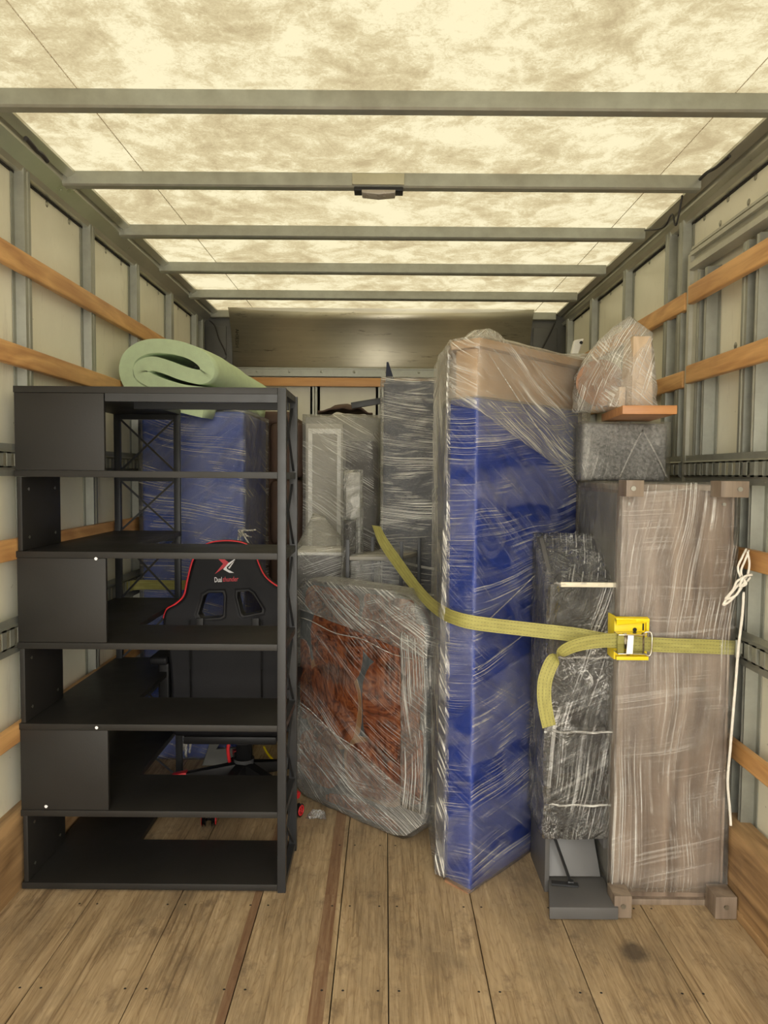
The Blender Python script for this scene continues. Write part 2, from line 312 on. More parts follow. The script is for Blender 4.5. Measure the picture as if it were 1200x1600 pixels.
# ------------------------------------------------------------------ mesh building
ROOT = {}
def tag(o, label=None, cat=None, group=None, kind=None):
    if label: o['label'] = label
    if cat: o['category'] = cat
    if group: o['group'] = group
    if kind: o['kind'] = kind
    return o
def link(o, parent=None):
    COL.objects.link(o)
    if parent is not None: o.parent = parent
    return o
def wloc(o):
    v = Vector((0, 0, 0))
    while o is not None: v = v + o.location; o = o.parent
    return v
def thing(name, loc, label, cat, group=None):
    o = D.objects.new(name, None); o.location = loc; o.empty_display_size = .05
    link(o); return tag(o, label, cat, group)
def frame_of(d):
    d = Vector(d).normalized(); up = Vector((0, 0, 1)) if abs(d.z) < .95 else Vector((0, 1, 0))
    a = d.cross(up).normalized(); b = a.cross(d).normalized(); return a, b
class MB:
    def __init__(s): s.bm = bmesh.new(); s.mi = 0; s.uvd = False
    def _f(s, vs, smooth=False):
        try: f = s.bm.faces.new(vs)
        except ValueError: return None
        f.material_index = s.mi; f.smooth = smooth; return f
    def box(s, x0, x1, y0, y1, z0, z1): return s.hexa([(x0, y0, z0), (x1, y0, z0), (x1, y1, z0), (x0, y1, z0), (x0, y0, z1), (x1, y0, z1), (x1, y1, z1), (x0, y1, z1)])
    def hexa(s, p):
        v = [s.bm.verts.new(q) for q in p]
        for f in ((3, 2, 1, 0), (4, 5, 6, 7), (0, 1, 5, 4), (1, 2, 6, 5), (2, 3, 7, 6), (3, 0, 4, 7)): s._f([v[i] for i in f])
        return s
    def bar(s, a, b, w, h, up=None):
        a, b = Vector(a), Vector(b); d = (b - a).normalized()
        if up is None: p, q = frame_of(d)
        else: p = d.cross(Vector(up)).normalized(); q = p.cross(d).normalized()
        pts = []
        for e in (a, b):
            for sx, sy in ((-1, -1), (1, -1), (1, 1), (-1, 1)): pts.append(e + p * (sx * w / 2) + q * (sy * h / 2))
        v = [s.bm.verts.new(t) for t in pts]
        for f in ((0, 1, 2, 3), (7, 6, 5, 4), (0, 4, 5, 1), (1, 5, 6, 2), (2, 6, 7, 3), (3, 7, 4, 0)): s._f([v[i] for i in f])
        return s
    def prism(s, poly, ex):
        """poly: 3D points of a planar outline, extruded by vector ex"""
        ex = Vector(ex); a = [s.bm.verts.new(p) for p in poly]; b = [s.bm.verts.new(Vector(p) + ex) for p in poly]
        n = len(poly); s._f(a[::-1]); s._f(b)
        for i in range(n): s._f([a[i], a[(i + 1) % n], b[(i + 1) % n], b[i]])
        return s
    def tube(s, path, r, seg=8, cap=True, taper=None):
        path = [Vector(p) for p in path]; rings = []
        pa = None
        for i, p in enumerate(path):
            d = (path[min(i + 1, len(path) - 1)] - path[max(i - 1, 0)]).normalized()
            if pa is None: pa, pb = frame_of(d)
            else:
                pa = (pa - d * pa.dot(d)).normalized(); pb = d.cross(pa).normalized()
            rr = r if taper is None else taper[i]
            rings.append([s.bm.verts.new(p + (pa * math.cos(t) + pb * math.sin(t)) * rr) for t in [2 * PI * k / seg for k in range(seg)]])
        for i in range(len(rings) - 1):
            for k in range(seg): s._f([rings[i][k], rings[i][(k + 1) % seg], rings[i + 1][(k + 1) % seg], rings[i + 1][k]], True)
        if cap: s._f(rings[0][::-1]); s._f(rings[-1])
        return s
    def cyl(s, a, b, r, seg=16): return s.tube([a, b], r, seg)
    def dome(s, c, n, r, h):
        c = Vector(c); n = Vector(n).normalized(); a, b = frame_of(n); seg = 8
        top = s.bm.verts.new(c + n * h)
        r0 = [s.bm.verts.new(c + (a * math.cos(t) + b * math.sin(t)) * r) for t in [2 * PI * k / seg for k in range(seg)]]
        for k in range(seg): s._f([r0[k], r0[(k + 1) % seg], top], True)
        return s
    def build(s, name, mat, parent=None, bevel=0., smooth=False, seg=2, uv=True):
        bm = s.bm
        bmesh.ops.recalc_face_normals(bm, faces=bm.faces[:])
        if bevel: bmesh.ops.bevel(bm, geom=bm.edges[:] + bm.verts[:], offset=bevel, segments=seg, affect='EDGES', profile=.6, clamp_overlap=True)
        off = wloc(parent) if parent is not None else Vector((0, 0, 0))
        if uv and not s.uvd:
            ul = bm.loops.layers.uv.new('UVMap')
            for f in bm.faces:
                n = f.normal; ax = max(range(3), key=lambda i: abs(n[i]))
                for l in f.loops:
                    c = l.vert.co
                    l[ul].uv = ((c.y, c.z), (c.x, c.z), (c.x, c.y))[ax]
        me = D.meshes.new(name)
        if smooth or bevel:
            for f in bm.faces: f.smooth = True
        bmesh.ops.translate(bm, verts=bm.verts[:], vec=-off)
        bm.to_mesh(me); bm.free()
        for m in (mat if isinstance(mat, (list, tuple)) else [mat]): me.materials.append(m)
        if bevel and not smooth:
            for e in me.edges: pass
            try: me.set_sharp_from_angle(angle=math.radians(40))
            except Exception: pass
        o = D.objects.new(name, me); link(o, parent); return o

def struct(name, mb, mat, **k): return tag(mb.build(name, mat, **k), kind='structure')
def lerp(a, b, t): return a + (b - a) * t
def box_pts(x0, x1, y0, y1, z0, z1, d=0.): return [Vector((x, y, z)) for x in (x0 - d, x1 + d) for y in (y0 - d, y1 + d) for z in (max(z0 - d, .003), z1 + d)]

def film(name, pts, mat, parent, amp=.006, L=.06, freq=4., seed=0, sharp=.0, face=0., drape=None):
    """taut plastic skin: hull of the wrapped shape, finely divided, with real low folds"""
    bm = bmesh.new()
    for p in pts: bm.verts.new(p)
    r = bmesh.ops.convex_hull(bm, input=bm.verts[:])
    bmesh.ops.delete(bm, geom=list({g for g in r['geom_interior'] + r['geom_unused'] if isinstance(g, bmesh.types.BMVert)}), context='VERTS')
    for vv_ in [v for v in bm.verts if not v.link_faces]: bm.verts.remove(vv_)
    for it in range(9):
        es = [e for e in bm.edges if e.calc_length() > L]
        if not es: break
        bmesh.ops.subdivide_edges(bm, edges=es, cuts=1)
        bmesh.ops.triangulate(bm, faces=[f for f in bm.faces if len(f.verts) > 3])
    bm.normal_update()
    so = Vector((seed * 3.1, seed * 1.7, seed))
    for v in bm.verts:
        p = v.co
        a = noise.noise(p * freq + so) * .6 + noise.noise(p * freq * 2.7 + so) * .3 + noise.noise(Vector((p.x * 9, p.y * 9, p.z * 30)) + so) * .22
        q = p + v.normal * (a * amp)
        if drape: q = drape(q)
        q.z = max(q.z, .002); v.co = q
    ul = bm.loops.layers.uv.new('UVMap')
    bm.normal_update()
    for f in bm.faces:
        f.smooth = True; n = f.normal
        if abs(n.z) > .8:
            for l in f.loops: l[ul].uv = (l.vert.co.x, l.vert.co.y)
            continue
        a = round((math.atan2(n.y, n.x) - face) / (PI / 4)) * (PI / 4) + face
        for l in f.loops: l[ul].uv = (-l.vert.co.x * math.sin(a) + l.vert.co.y * math.cos(a) + a, l.vert.co.z)
    bmesh.ops.translate(bm, verts=bm.verts[:], vec=-wloc(parent))
    me = D.meshes.new(name); bm.to_mesh(me); bm.free(); me.materials.append(mat)
    o = D.objects.new(name, me); link(o, parent); return o

def spline(pts, n=8, closed=False):
    pts = [Vector(p) for p in pts]; out = []; N = len(pts)
    rng = range(N if closed else N - 1)
    for i in rng:
        if closed: p0, p1, p2, p3 = pts[(i - 1) % N], pts[i], pts[(i + 1) % N], pts[(i + 2) % N]
        else: p0, p1, p2, p3 = pts[max(i - 1, 0)], pts[i], pts[i + 1], pts[min(i + 2, N - 1)]
        for k in range(n):
            t = k / n
            out.append(.5 * ((2 * p1) + (p2 - p0) * t + (2 * p0 - 5 * p1 + 4 * p2 - p3) * t * t + (3 * p1 - p0 - 3 * p2 + p3) * t ** 3))
    if not closed: out.append(pts[-1])
    return out

def ribbon(name, ctr, wid, mat, parent, w=.048, th=.0025, n=8):
    """ctr: centre points, wid: width directions (interpolated)"""
    c = spline(ctr, n); wd = spline(wid, n); bm = bmesh.new(); ul = bm.loops.layers.uv.new('UVMap')
    rows = []; u = 0
    for i, p in enumerate(c):
        if i: u += (p - c[i - 1]).length
        d = (c[min(i + 1, len(c) - 1)] - c[max(i - 1, 0)]).normalized()
        wv = wd[i] - d * wd[i].dot(d); wv.normalize(); nn = d.cross(wv).normalized()
        rows.append((u, [bm.verts.new(p + wv * (sx * w / 2) + nn * (sy * th / 2)) for sx, sy in ((-1, -1), (1, -1), (1, 1), (-1, 1))]))
    vv = [0, 1, 1, 0]
    for (u0, a), (u1, b) in zip(rows, rows[1:]):
        for k in range(4):
            k2 = (k + 1) % 4; f = bm.faces.new([a[k], a[k2], b[k2], b[k]]); f.smooth = True
            for l, (uu, vk) in zip(f.loops, ((u0, vv[k]), (u0, vv[k2]), (u1, vv[k2]), (u1, vv[k]))): l[ul].uv = (uu, vk)
    bm.faces.new(rows[0][1][::-1]); bm.faces.new(rows[-1][1])
    bmesh.ops.recalc_face_normals(bm, faces=bm.faces[:])
    off = wloc(parent) if parent is not None else Vector()
    bmesh.ops.translate(bm, verts=bm.verts[:], vec=-off)
    me = D.meshes.new(name); bm.to_mesh(me); bm.free(); me.materials.append(mat)
    try: me.set_sharp_from_angle(angle=math.radians(50))
    except Exception: pass
    o = D.objects.new(name, me); link(o, parent); return o

def outline(name, loops, ext, bev, mtx, mat, parent):
    """solid from 2D outlines (first the rim, then holes), in the frame mtx"""
    cu = D.curves.new('tmp', 'CURVE'); cu.dimensions = '2D'; cu.fill_mode = 'BOTH'; cu.extrude = ext; cu.bevel_depth = bev; cu.bevel_resolution = 2; cu.offset = -bev
    for lp in loops:
        sp = cu.splines.new('POLY'); sp.points.add(len(lp) - 1); sp.use_cyclic_u = True
        for q, p in zip(sp.points, lp): q.co = (p[0], p[1], 0, 1)
    return _curve_mesh(name, cu, mtx, mat, parent)
def _curve_mesh(name, cu, mtx, mat, parent):
    tmp = D.objects.new('tmp', cu); COL.objects.link(tmp)
    dg = bpy.context.evaluated_depsgraph_get(); dg.update()
    me = D.meshes.new_from_object(tmp.evaluated_get(dg)); D.objects.remove(tmp); D.curves.remove(cu)
    off = wloc(parent) if parent is not None else Vector()
    me.transform(Matrix.Translation(-off) @ mtx); me.materials.clear(); me.materials.append(mat); me.name = name
    o = D.objects.new(name, me); link(o, parent); return o
def text(name, body, size, mtx, mat, parent, ext=.0006, shear=0., sx=1.):
    cu = D.curves.new('tmp', 'FONT'); cu.body = body; cu.size = size; cu.extrude = ext; cu.shear = shear; cu.offset = .0002
    return _curve_mesh(name, cu, mtx @ Matrix.Diagonal((sx, 1, 1, 1)), mat, parent)
def mtx3(o, x, y):
    x = Vector(x).normalized(); y = Vector(y).normalized(); z = x.cross(y)
    return Matrix(((x.x, y.x, z.x, o[0]), (x.y, y.y, z.y, o[1]), (x.z, y.z, z.z, o[2]), (0, 0, 0, 1)))

# ================================================================== THE TRUCK BOX
XL, XR = -1.28, 1.233          # post faces
PL, PR = -1.318, 1.272         # wall skins
YB, YF = -0.40, 5.32            # rear opening, front wall
ZC = 2.61
# floor: separate boards with open seams
mb = MB(); seams = [PL, -1.0, -.70, -.418, -.14, .02, .307, .595, .885, PR]
for a, b in zip(seams, seams[1:]): mb.box(a + .0018, b - .0018, YB, YF, -.03, 0)
mb.mi = 1; mb.box(PL, PR, YB, YF, -.05, -.031)
for x in seams[1:-1]:
    y = 1.2
    while y < 3.2:
        for dx in (-.03, .03): mb.cyl((x + dx, y, -.001), (x + dx, y, .0006), .004, 8)
        y += .41
struct('floor', mb, [M['floor'], M['gap']])
# roof skin, bows
mb = MB(); N = 12
v = [mb.bm.verts.new(p) for p in ((-1.31, YB, ZC), (1.26, YB, ZC), (1.26, YF, ZC), (-1.31, YF, ZC))]; mb._f(v)
ceil = struct('ceiling', mb, M['roof'])
bows = [2.265 + .6 * k for k in range(-4, 6)]
for y in bows:
    if y > 5.2: y = 5.24
    b = MB()
    z0, z1 = 2.553, 2.606
    prof = [(y - .018, z1), (y - .018, z0 + .006), (y - .012, z0), (y + .022, z0), (y + .026, z0 + .006), (y + .026, z1)]
    b.prism([(-1.235, a, c) for a, c in prof], (2.42, 0, 0)); b.build('roof_bow', M['steel'], ceil)
for x in (-.93, 1.03):                                # seam tape lines in the roof sheet
    b = MB(); b.box(x, x + .003, YB, YF, ZC - .002, ZC - .0005); b.build('roof_seam', M['cream'], ceil)

def track(y0, y1, face, out, z0, z1, parent):
    """logistic rail: flanged plate with a row of oblong slots over a recessed back"""
    s = -out; b = MB()
    fx = face
    def bx(xa, xb, *r): b.box(min(xa, xb), max(xa, xb), *r)
    bx(fx, fx + s * .003, y0, y1, z1 - .022, z1); bx(fx, fx + s * .003, y0, y1, z0, z0 + .022)
    a, c = z0 + .022, z1 - .022; q = fx + out * .012
    b.prism([(fx, y0, c), (q, y0, c - .008), (q, y0, c - .010), (fx + s * .002, y0, c - .002)], (0, y1 - y0, 0))
    b.prism([(fx, y0, a), (q, y0, a + .008), (q, y0, a + .010), (fx + s * .002, y0, a + .002)], (0, y1 - y0, 0))
    y = y0
    while y < y1 - .03:
        bx(q, q + s * .0025, y, min(y + .028, y1), a + .006, c - .006); y += .052
    bx(q, q + s * .0025, y0, y1, a + .006, a + .012); bx(q, q + s * .0025, y0, y1, c - .012, c - .006)
    y = y0 + .06
    while y < y1:
        b.dome((fx, y, z1 - .011), (out, 0, 0), .005, .003); b.dome((fx, y, z0 + .011), (out, 0, 0), .005, .003); y += .3
    return b.build('cargo_track', M['steel'], parent)
def post(x_face, y, out, z0, z1, parent, wd=.055, skin=None):
    s = -out; dp = abs(x_face - skin); b = MB()
    f = x_face; r = skin + out * .002
    prof = [(r, y - wd / 2 - .02), (r + out * .003, y - wd / 2 - .02), (r + out * .003, y - wd / 2), (f, y - wd / 2 + .004), (f, y - .006), (f + s * .006, y), (f, y + .006), (f, y + wd / 2 - .004), (r + out * .003, y + wd / 2), (r + out * .003, y + wd / 2 + .02), (r, y + wd / 2 + .02)]
    b.prism([(a, c, z0) for a, c in prof], (0, 0, z1 - z0))
    z = z1 - .04
    while z > z0: b.dome((r + out * .003, y - wd / 2 - .010, z), (out, 0, 0), .005, .003); z -= .62
    return b.build('wall_post', M['steel'], parent)
def slat(xf, y0, y1, out, z0, z1, parent, n=None, mat=None):
    b = MB(); xb = xf - out * .027
    b.box(min(xf, xb), max(xf, xb), y0, y1, z0, z1)
    return b.build('wood_slat', mat or M['slat'], parent, bevel=.006, seg=3)
# ---- left wall
mb = MB(); mb.box(PL - .03, PL, YB, YF, 0, ZC); mb.mi = 1
y = .3
while y < 5.2:
    mb.dome((PL, y, 2.50), (1, 0, 0), .013, .006); y += .2
wl = struct('wall_left', mb, [M['panel'], M['rivet']])
for y in (-.88, -.29, .29, .88, 1.475, 2.07, 2.665, 3.25, 3.84, 4.45, 5.03, 5.2): post(XL, y, 1, 0, 2.535, wl, skin=PL)
for z0, z1 in ((2.158, 2.232), (1.83, 1.903), (1.165, 1.237), (.528, .592)): slat(XL + .018, YB, 5.27, 1, z0, z1, wl)
track(YB, 5.0, XL + .004, 1, 1.452, 1.562, wl); track(YB, 5.0, XL + .004, 1, .84, .965, wl)
# ---- right wall: fixed part ahead of the side door, then the door itself
mb = MB(); mb.box(PR, PR + .03, 3.06, YF, 0, ZC); mb.box(PR, PR + .03, YB, 3.06, 2.40, ZC); mb.box(PR + .012, PR + .04, YB, 3.06, 0, 2.40); mb.mi = 1
for k in range(24): mb.dome((PR, .35 + k * .205, 2.505), (-1, 0, 0), .013, .006)
for k in range(12): mb.dome((PR, .45 + k * .22, 2.435), (-1, 0, 0), .013, .006)
for y, z in ((2.74, 1.95), (2.64, 1.99)): mb.dome((PR + .012, y, z), (-1, 0, 0), .014, .006)
wr = struct('wall_right', mb, [M['panel'], M['rivet']])
for y in (3.15, 3.30, 3.885, 4.51, 5.10): post(XR, y, -1, 0, 2.535, wr, skin=PR)
for y, wd in ((2.965, .035), (2.90, .03), (2.585, .05), (2.50, .03), (1.95, .05), (1.35, .05), (.75, .05), (.1, .05)): post(XR + .004, y, -1, 0, 2.28, wr, wd=wd, skin=PR + .012)
b = MB()                                                # door jamb and header rails
b.box(XR - .004, PR + .01, 3.035, 3.06, 0, 2.37); b.box(XR + .012, PR + .01, 3.0, 3.035, 0, 2.34)
b.build('door_jamb', M['steel_dull'], wr)
b = MB()
b.box(XR + .005, PR, YB, 3.05, 2.388, 2.398); b.box(XR - .005, XR + .012, YB, 3.04, 2.36, 2.376); b.box(XR + .012, PR, YB, 3.04, 2.345, 2.388)
b.prism([(XR - .012, YB, 2.325), (XR - .012, YB, 2.303), (XR + .03, YB, 2.296), (XR + .03, YB, 2.345), (XR + .008, YB, 2.345)], (0, 3.03 - YB, 0))
for k in range(9): b.dome((XR - .005, 2.95 - k * .33, 2.368), (-1, 0, 0), .006, .004)
b.build('door_header', M['steel_dull'], wr)
for z0, z1 in ((2.155, 2.228), (1.84, 1.912)): slat(XR - .030, YB, 2.99, -1, z0, z1, wr)
for z0, z1 in ((1.158, 1.226), (.49, .553)): slat(XR - .022, YB, 2.99, -1, z0, z1, wr)
for z0, z1 in ((2.152, 2.225), (1.835, 1.905), (1.158, 1.226), (.49, .553)): slat(XR - .008, 3.075, 5.27, -1, z0, z1, wr)
track(YB, 2.99, XR - .018, -1, 1.440, 1.552, wr); track(YB, 2.99, XR - .018, -1, .83, .948, wr)
track(3.07, 5.0, XR - .004, -1, 1.440, 1.552, wr); track(3.07, 5.0, XR - .004, -1, .83, .948, wr)
# ---- kickboards
mb = MB(); mb.box(PL, -1.272, YB, YF, 0, .275); struct('baseboard_left', mb, M['kick'], bevel=.002)
mb = MB(); mb.box(1.178, PR, YB, YF, 0, .03); mb.box(1.183, PR, YB, YF, .032, .275); struct('baseboard_right', mb, M['kick'], bevel=.002)
# ---- top rails (extruded cove along each side)
for nm, s, xo, xi in (('trim_1', 1, PL, -1.185), ('trim_2', -1, PR, 1.19)):
    mb = MB()
    prof = [(xo, 2.608), (xi, 2.606), (xi, 2.596), (xi - s * .006, 2.592), (xi - s * .030, 2.580), (xi - s * .034, 2.590), (xi - s * .042, 2.590), (xi - s * .048, 2.570), (xi - s * .072, 2.552), (xo + s * .040, 2.536), (xo + s * .030, 2.520), (xo, 2.520)]
    mb.prism([(a, YB, c) for a, c in prof], (0, 5.25 - YB, 0)); mb.mi = 1; mb.box(min(xo, xo + s * .006), max(xo, xo + s * .006), YB, 5.25, 2.512, 2.5195); struct(nm, mb, [M['rail'], M['gap']])
# ---- front wall
mb = MB(); mb.box(PL, PR, YF, YF + .04, 0, ZC)
wb = struct('wall_front', mb, M['panel'])
b = MB(); b.prism([(-1.09, 5.285, 2.19), (-1.09, 5.272, 2.23), (-1.09, 5.262, 2.30), (-1.09, 5.245, 2.37), (-1.09, 5.215, 2.45), (-1.09, 5.17, 2.53), (-1.09, 5.11, 2.60), (-1.09, 5.30, 2.60), (-1.09, 5.30, 2.19)], (2.1, 0, 0)); b.build('header_panel', M['header'], wb, smooth=True)
b = MB(); b.box(PL, -1.09, 5.25, 5.31, 2.22, 2.60); b.box(-1.27, -1.13, 5.235, 5.25, 2.27, 2.50); b.build('corner_panel', M['darksteel'], wb, bevel=.006)
b = MB(); b.box(1.01, PR, 5.25, 5.31, 2.22, 2.60); b.box(1.03, 1.20, 5.235, 5.25, 2.27, 2.50); b.build('corner_panel', M['darksteel'], wb, bevel=.006)
b = MB(); b.box(PL, PR, 5.27, 5.30, 2.155, 2.215); b.box(PL, PR, 5.262, 5.27, 2.155, 2.162); b.box(PL, PR, 5.262, 5.27, 2.208, 2.215)
for k in range(11): b.dome((-1.15 + k * .23, 5.27, 2.188), (0, -1, 0), .010, .006)
b.build('front_rail', M['steel'], wb)
b = MB(); b.box(PL, PR, 5.255, 5.275, 2.085, 2.145); b.build('wood_slat', M['slatx'], wb, bevel=.003)
for x in (-1.0, -.51, -.04, .45, .93):
    b = MB(); b.prism([(x - .035, YF - .002, 0), (x - .02, YF - .002, 0), (x - .017, 5.285, 0), (x - .004, 5.285, 0), (x, 5.29, 0), (x + .004, 5.285, 0), (x + .017, 5.285, 0), (x + .02, YF - .002, 0), (x + .035, YF - .002, 0)], (0, 0, 2.15)); b.build('wall_post', M['steel'], wb)
text('stencil', 'AH3ESSH', .032, mtx3((-1.055, 5.195, 2.47), (0, 0, -1), (1, 0, 0)), M['gap'], wb)
b = MB(); b.tube(spline([(-1.24, 5.2, 2.53), (-1.20, 5.2, 2.49), (-1.17, 5.19, 2.40), (-1.135, 5.19, 2.33), (-1.12, 5.19, 2.29)], 5), .005, 6); tag(b.build('thin_cord', M['cable']), 'thin brown cord hanging in the far left top corner above the foam', 'cord')
b = MB(); b.tube(spline([(1.17, 5.18, 2.53), (1.13, 5.18, 2.44), (1.09, 5.18, 2.36), (1.05, 5.18, 2.27)], 5), .006, 6); tag(b.build('thin_cord', M['cable']), 'dark cord hanging in the far right top corner behind the tall blue bundle', 'cord')

# ceiling lamp on the second bow
ly = 2.865
t = thing('ceiling_lamp', (-.035, ly, 2.55), 'small oblong lamp with a dark lens fixed under the second roof bow', 'lamp')
b = MB(); b.box(-.135, .062, ly - .026, ly - .019, 2.560, 2.602); b.build('mounting_plate', M['lampplate'], t, bevel=.002)
b = MB(); b.box(-.128, .058, ly - .024, ly + .03, 2.538, 2.552); b.build('base', M['plastic'], t, bevel=.003)
b = MB(); b.prism([(-.100, ly - .03, 2.54), (-.098, ly - .03, 2.528), (-.035, ly - .03, 2.522), (.028, ly - .03, 2.528), (.03, ly - .03, 2.54)], (0, .06, 0)); b.build('lens', M['lens'], t, bevel=.004)
# cables along the top rails
def cable(px, X, r, name, label, mat='cable', n=6):
    b = MB(); b.tube(spline([atX(x, y, X) for x, y in px], n), r, 7); return tag(b.build(name, M[mat]), label, 'cable')
cable([(1056, 352), (1064, 318), (1066, 305)][::-1] + [(1050, 335), (1040, 352), (1028, 358), (1008, 360)], 1.175, .004, 'loose_cable', 'black and white cable drooping from the right top rail')
cable([(1140, 244), (1118, 262), (1104, 270), (1092, 282), (1084, 292)], 1.180, .006, 'knotted_cable', 'black knotted cable on the right top rail above the second bow')
cable([(40, 216), (48, 224), (58, 236), (66, 242), (74, 252)], -1.18, .008, 'taped_cable', 'black taped cable on the left top rail near the first bow')

# ================================================================== L-SHAPED BOOKCASE
t = thing('corner_bookcase', (-.8, 2.8, 0), 'large black L-shaped corner bookcase standing at the front left', 'bookcase')
zl = [1.757, 1.472, 1.195, .880, .596, .290, .030]      # top faces of the boards
BX0, BX1, BXW, BY0, BY1, BYW = -1.262, -.338, -.952, 2.503, 2.815, 3.43
for i, z in enumerate(zl):
    b = MB(); th = .022
    pl = [(BX0, BY0), (BX1 - .030, BY0), (BX1 - .030, BY1), (BXW, BY1), (BXW, BYW), (BX0, BYW)]
    b.prism([(x, y, z - th) for x, y in pl], (0, 0, th)); b.build('shelf_board', M['blacklam'], t, bevel=.0012)
for i, (a, c) in enumerate(((0, 1), (2, 3), (4, 5))):
    b = MB(); b.box(BX0 + .002, BXW - .004, BY0 + .002, BY0 + .018, zl[c] + .001, zl[a] - .023); fp = b.build('front_panel', M['blacklam'], t, bevel=.0015)
for i, (a, c) in enumerate(((1, 2), (3, 4), (5, 6))):
    b = MB(); b.box(BX0 + .006, BX0 + .022, BY0 + .004, BY1 - .01, zl[c] + .001, zl[a] - .023); spn = b.build('side_panel', M['blacklam'], t, bevel=.0015)
    for yy in (BY0 + .05, BY1 - .06):
        for zz in (zl[c] + .045, zl[a] - .065):
            b = MB(); b.cyl((BX0 + .021, yy, zz), (BX0 + .0245, yy, zz), .006, 12); b.build('screw', M['rivet'], spn)
for x, y in ((150, 873), (151, 1137), (72, 1260)):
    p = atY(x, y, BY0); b = MB(); b.cyl((p.x, BY0 - .001, p.z), (p.x, BY0 + .006, p.z), .0055, 14); b.build('screw_cap', M['white'], t)
# steel end frames
xa = BX1 - .015
rp = [(xa, BY0 + .012), (xa + .003, BY1 - .012)]; lp = [(BX0 + .02, BYW - .012), (BXW - .014, BYW - .012)]
for x, y in rp: b = MB(); b.box(x - .0145, x + .0145, y - .012, y + .012, 0, zl[0]); b.build('frame_post', M['blackmetal'], t, bevel=.0015)
for x, y in lp: b = MB(); b.box(x - .014, x + .014, y - .012, y + .012, 0, zl[0] - .023); b.build('frame_post', M['blackmetal'], t, bevel=.0015)
for i, z in enumerate(zl):
    b = MB(); b.box(xa - .012, xa + .012, BY0 + .025, BY1 - .025, z - .024, z - .0005); b.build('frame_rail', M['blackmetal'], t)
    b = MB(); b.box(lp[0][0] + .014, lp[1][0] - .014, BYW - .024, BYW - .003, z - .046, z - .0225); b.build('frame_rail', M['blackmetal'], t)
b = MB(); b.box(BXW, BX1 - .03, BY0 + .002, BY0 + .022, zl[0] - .05, zl[0] - .0225); b.build('frame_rail', M['blackmetal'], t)
b = MB(); b.box(BXW, BX1 - .03, BY1 - .022, BY1 - .002, zl[0] - .05, zl[0] - .0225); b.build('frame_rail', M['blackmetal'], t)
for i in range(6):
    za, zb = zl[i] - .045, zl[i + 1] + .005
    b = MB(); b.bar((xa - .001, rp[0][1] + .012, zb), (xa - .001, rp[1][1] - .012, za), .003, .009, (1, 0, 0)); b.build('cross_brace', M['blackmetal'], t)
    b = MB(); b.bar((xa + .004, rp[0][1] + .012, za), (xa + .004, rp[1][1] - .012, zb), .003, .009, (1, 0, 0)); b.build('cross_brace', M['blackmetal'], t)
    b = MB(); b.bar((lp[0][0] + .014, BYW - .010, zb), (lp[1][0] - .014, BYW - .010, za), .009, .003, (0, 1, 0)); b.build('cross_brace', M['blackmetal'], t)
    b = MB(); b.bar((lp[0][0] + .014, BYW - .016, za), (lp[1][0] - .014, BYW - .016, zb), .009, .003, (0, 1, 0)); b.build('cross_brace', M['blackmetal'], t)

# ================================================================== GAMING CHAIR (seen from behind)
cx, cy = -.63, 3.27
t = thing('gaming_chair', (cx, cy, 0), 'black gaming chair with red piping standing behind the bookcase', 'chair')
BK = 3.10
c0 = atY(352, 1000, BK); mt = mtx3((0, BK, 0), (1, 0, 0), (0, .03, 1))
def P2(x, y): p = atY(x, y, BK); return (p.x, p.z)
rim = [(318, 852), (335, 846), (362, 845), (385, 850), (398, 862), (404, 880), (414, 900), (430, 914), (448, 922), (462, 938), (463, 975), (458, 1010), (448, 1060), (446, 1112), (440, 1138), (276, 1138), (270, 1110), (268, 1060), (262, 1010), (256, 990), (256, 962), (262, 950), (276, 943), (288, 930), (293, 908), (300, 880), (308, 862)]
rim = [(p.x, p.y) for p in spline([Vector((*P2(x, y), 0)) for x, y in rim], 4, True)]
h1 = [(309, 960), (318, 930), (327, 925), (349, 925), (351, 932), (350, 962), (345, 965), (314, 968)]
h2 = [(371, 924), (389, 923), (396, 928), (411, 952), (410, 957), (381, 963), (377, 960), (370, 932)]
h1 = [P2(x, y) for x, y in h1]; h2 = [P2(x, y) for x, y in h2]
bk = outline('backrest', [rim, h1, h2], .022, .014, mt, M['leather'], t)
def grow(lp, k):
    c = (sum(p[0] for p in lp) / len(lp), sum(p[1] for p in lp) / len(lp)); return [(c[0] + (p[0] - c[0]) * k, c[1] + (p[1] - c[1]) * k) for p in lp]
for h in (h1, h2): outline('cutout_trim', [grow(h, 1.16), grow(h, .93)], .030, .004, mt, M['plastic'], bk)
pip = spline([Vector((*P2(x, y), 0)) for x, y in ((256, 966), (261, 952), (274, 944), (287, 931), (292, 908), (299, 880), (307, 862), (318, 853), (336, 847), (362, 846), (384, 851), (397, 863), (403, 880), (413, 900), (429, 914), (447, 922), (461, 938))], 5)
b = MB(); b.tube([mt @ Vector((p.x, p.y, .026)) for p in pip], .0045, 8); b.build('red_piping', M['redpipe'], bk)
fz = .0368
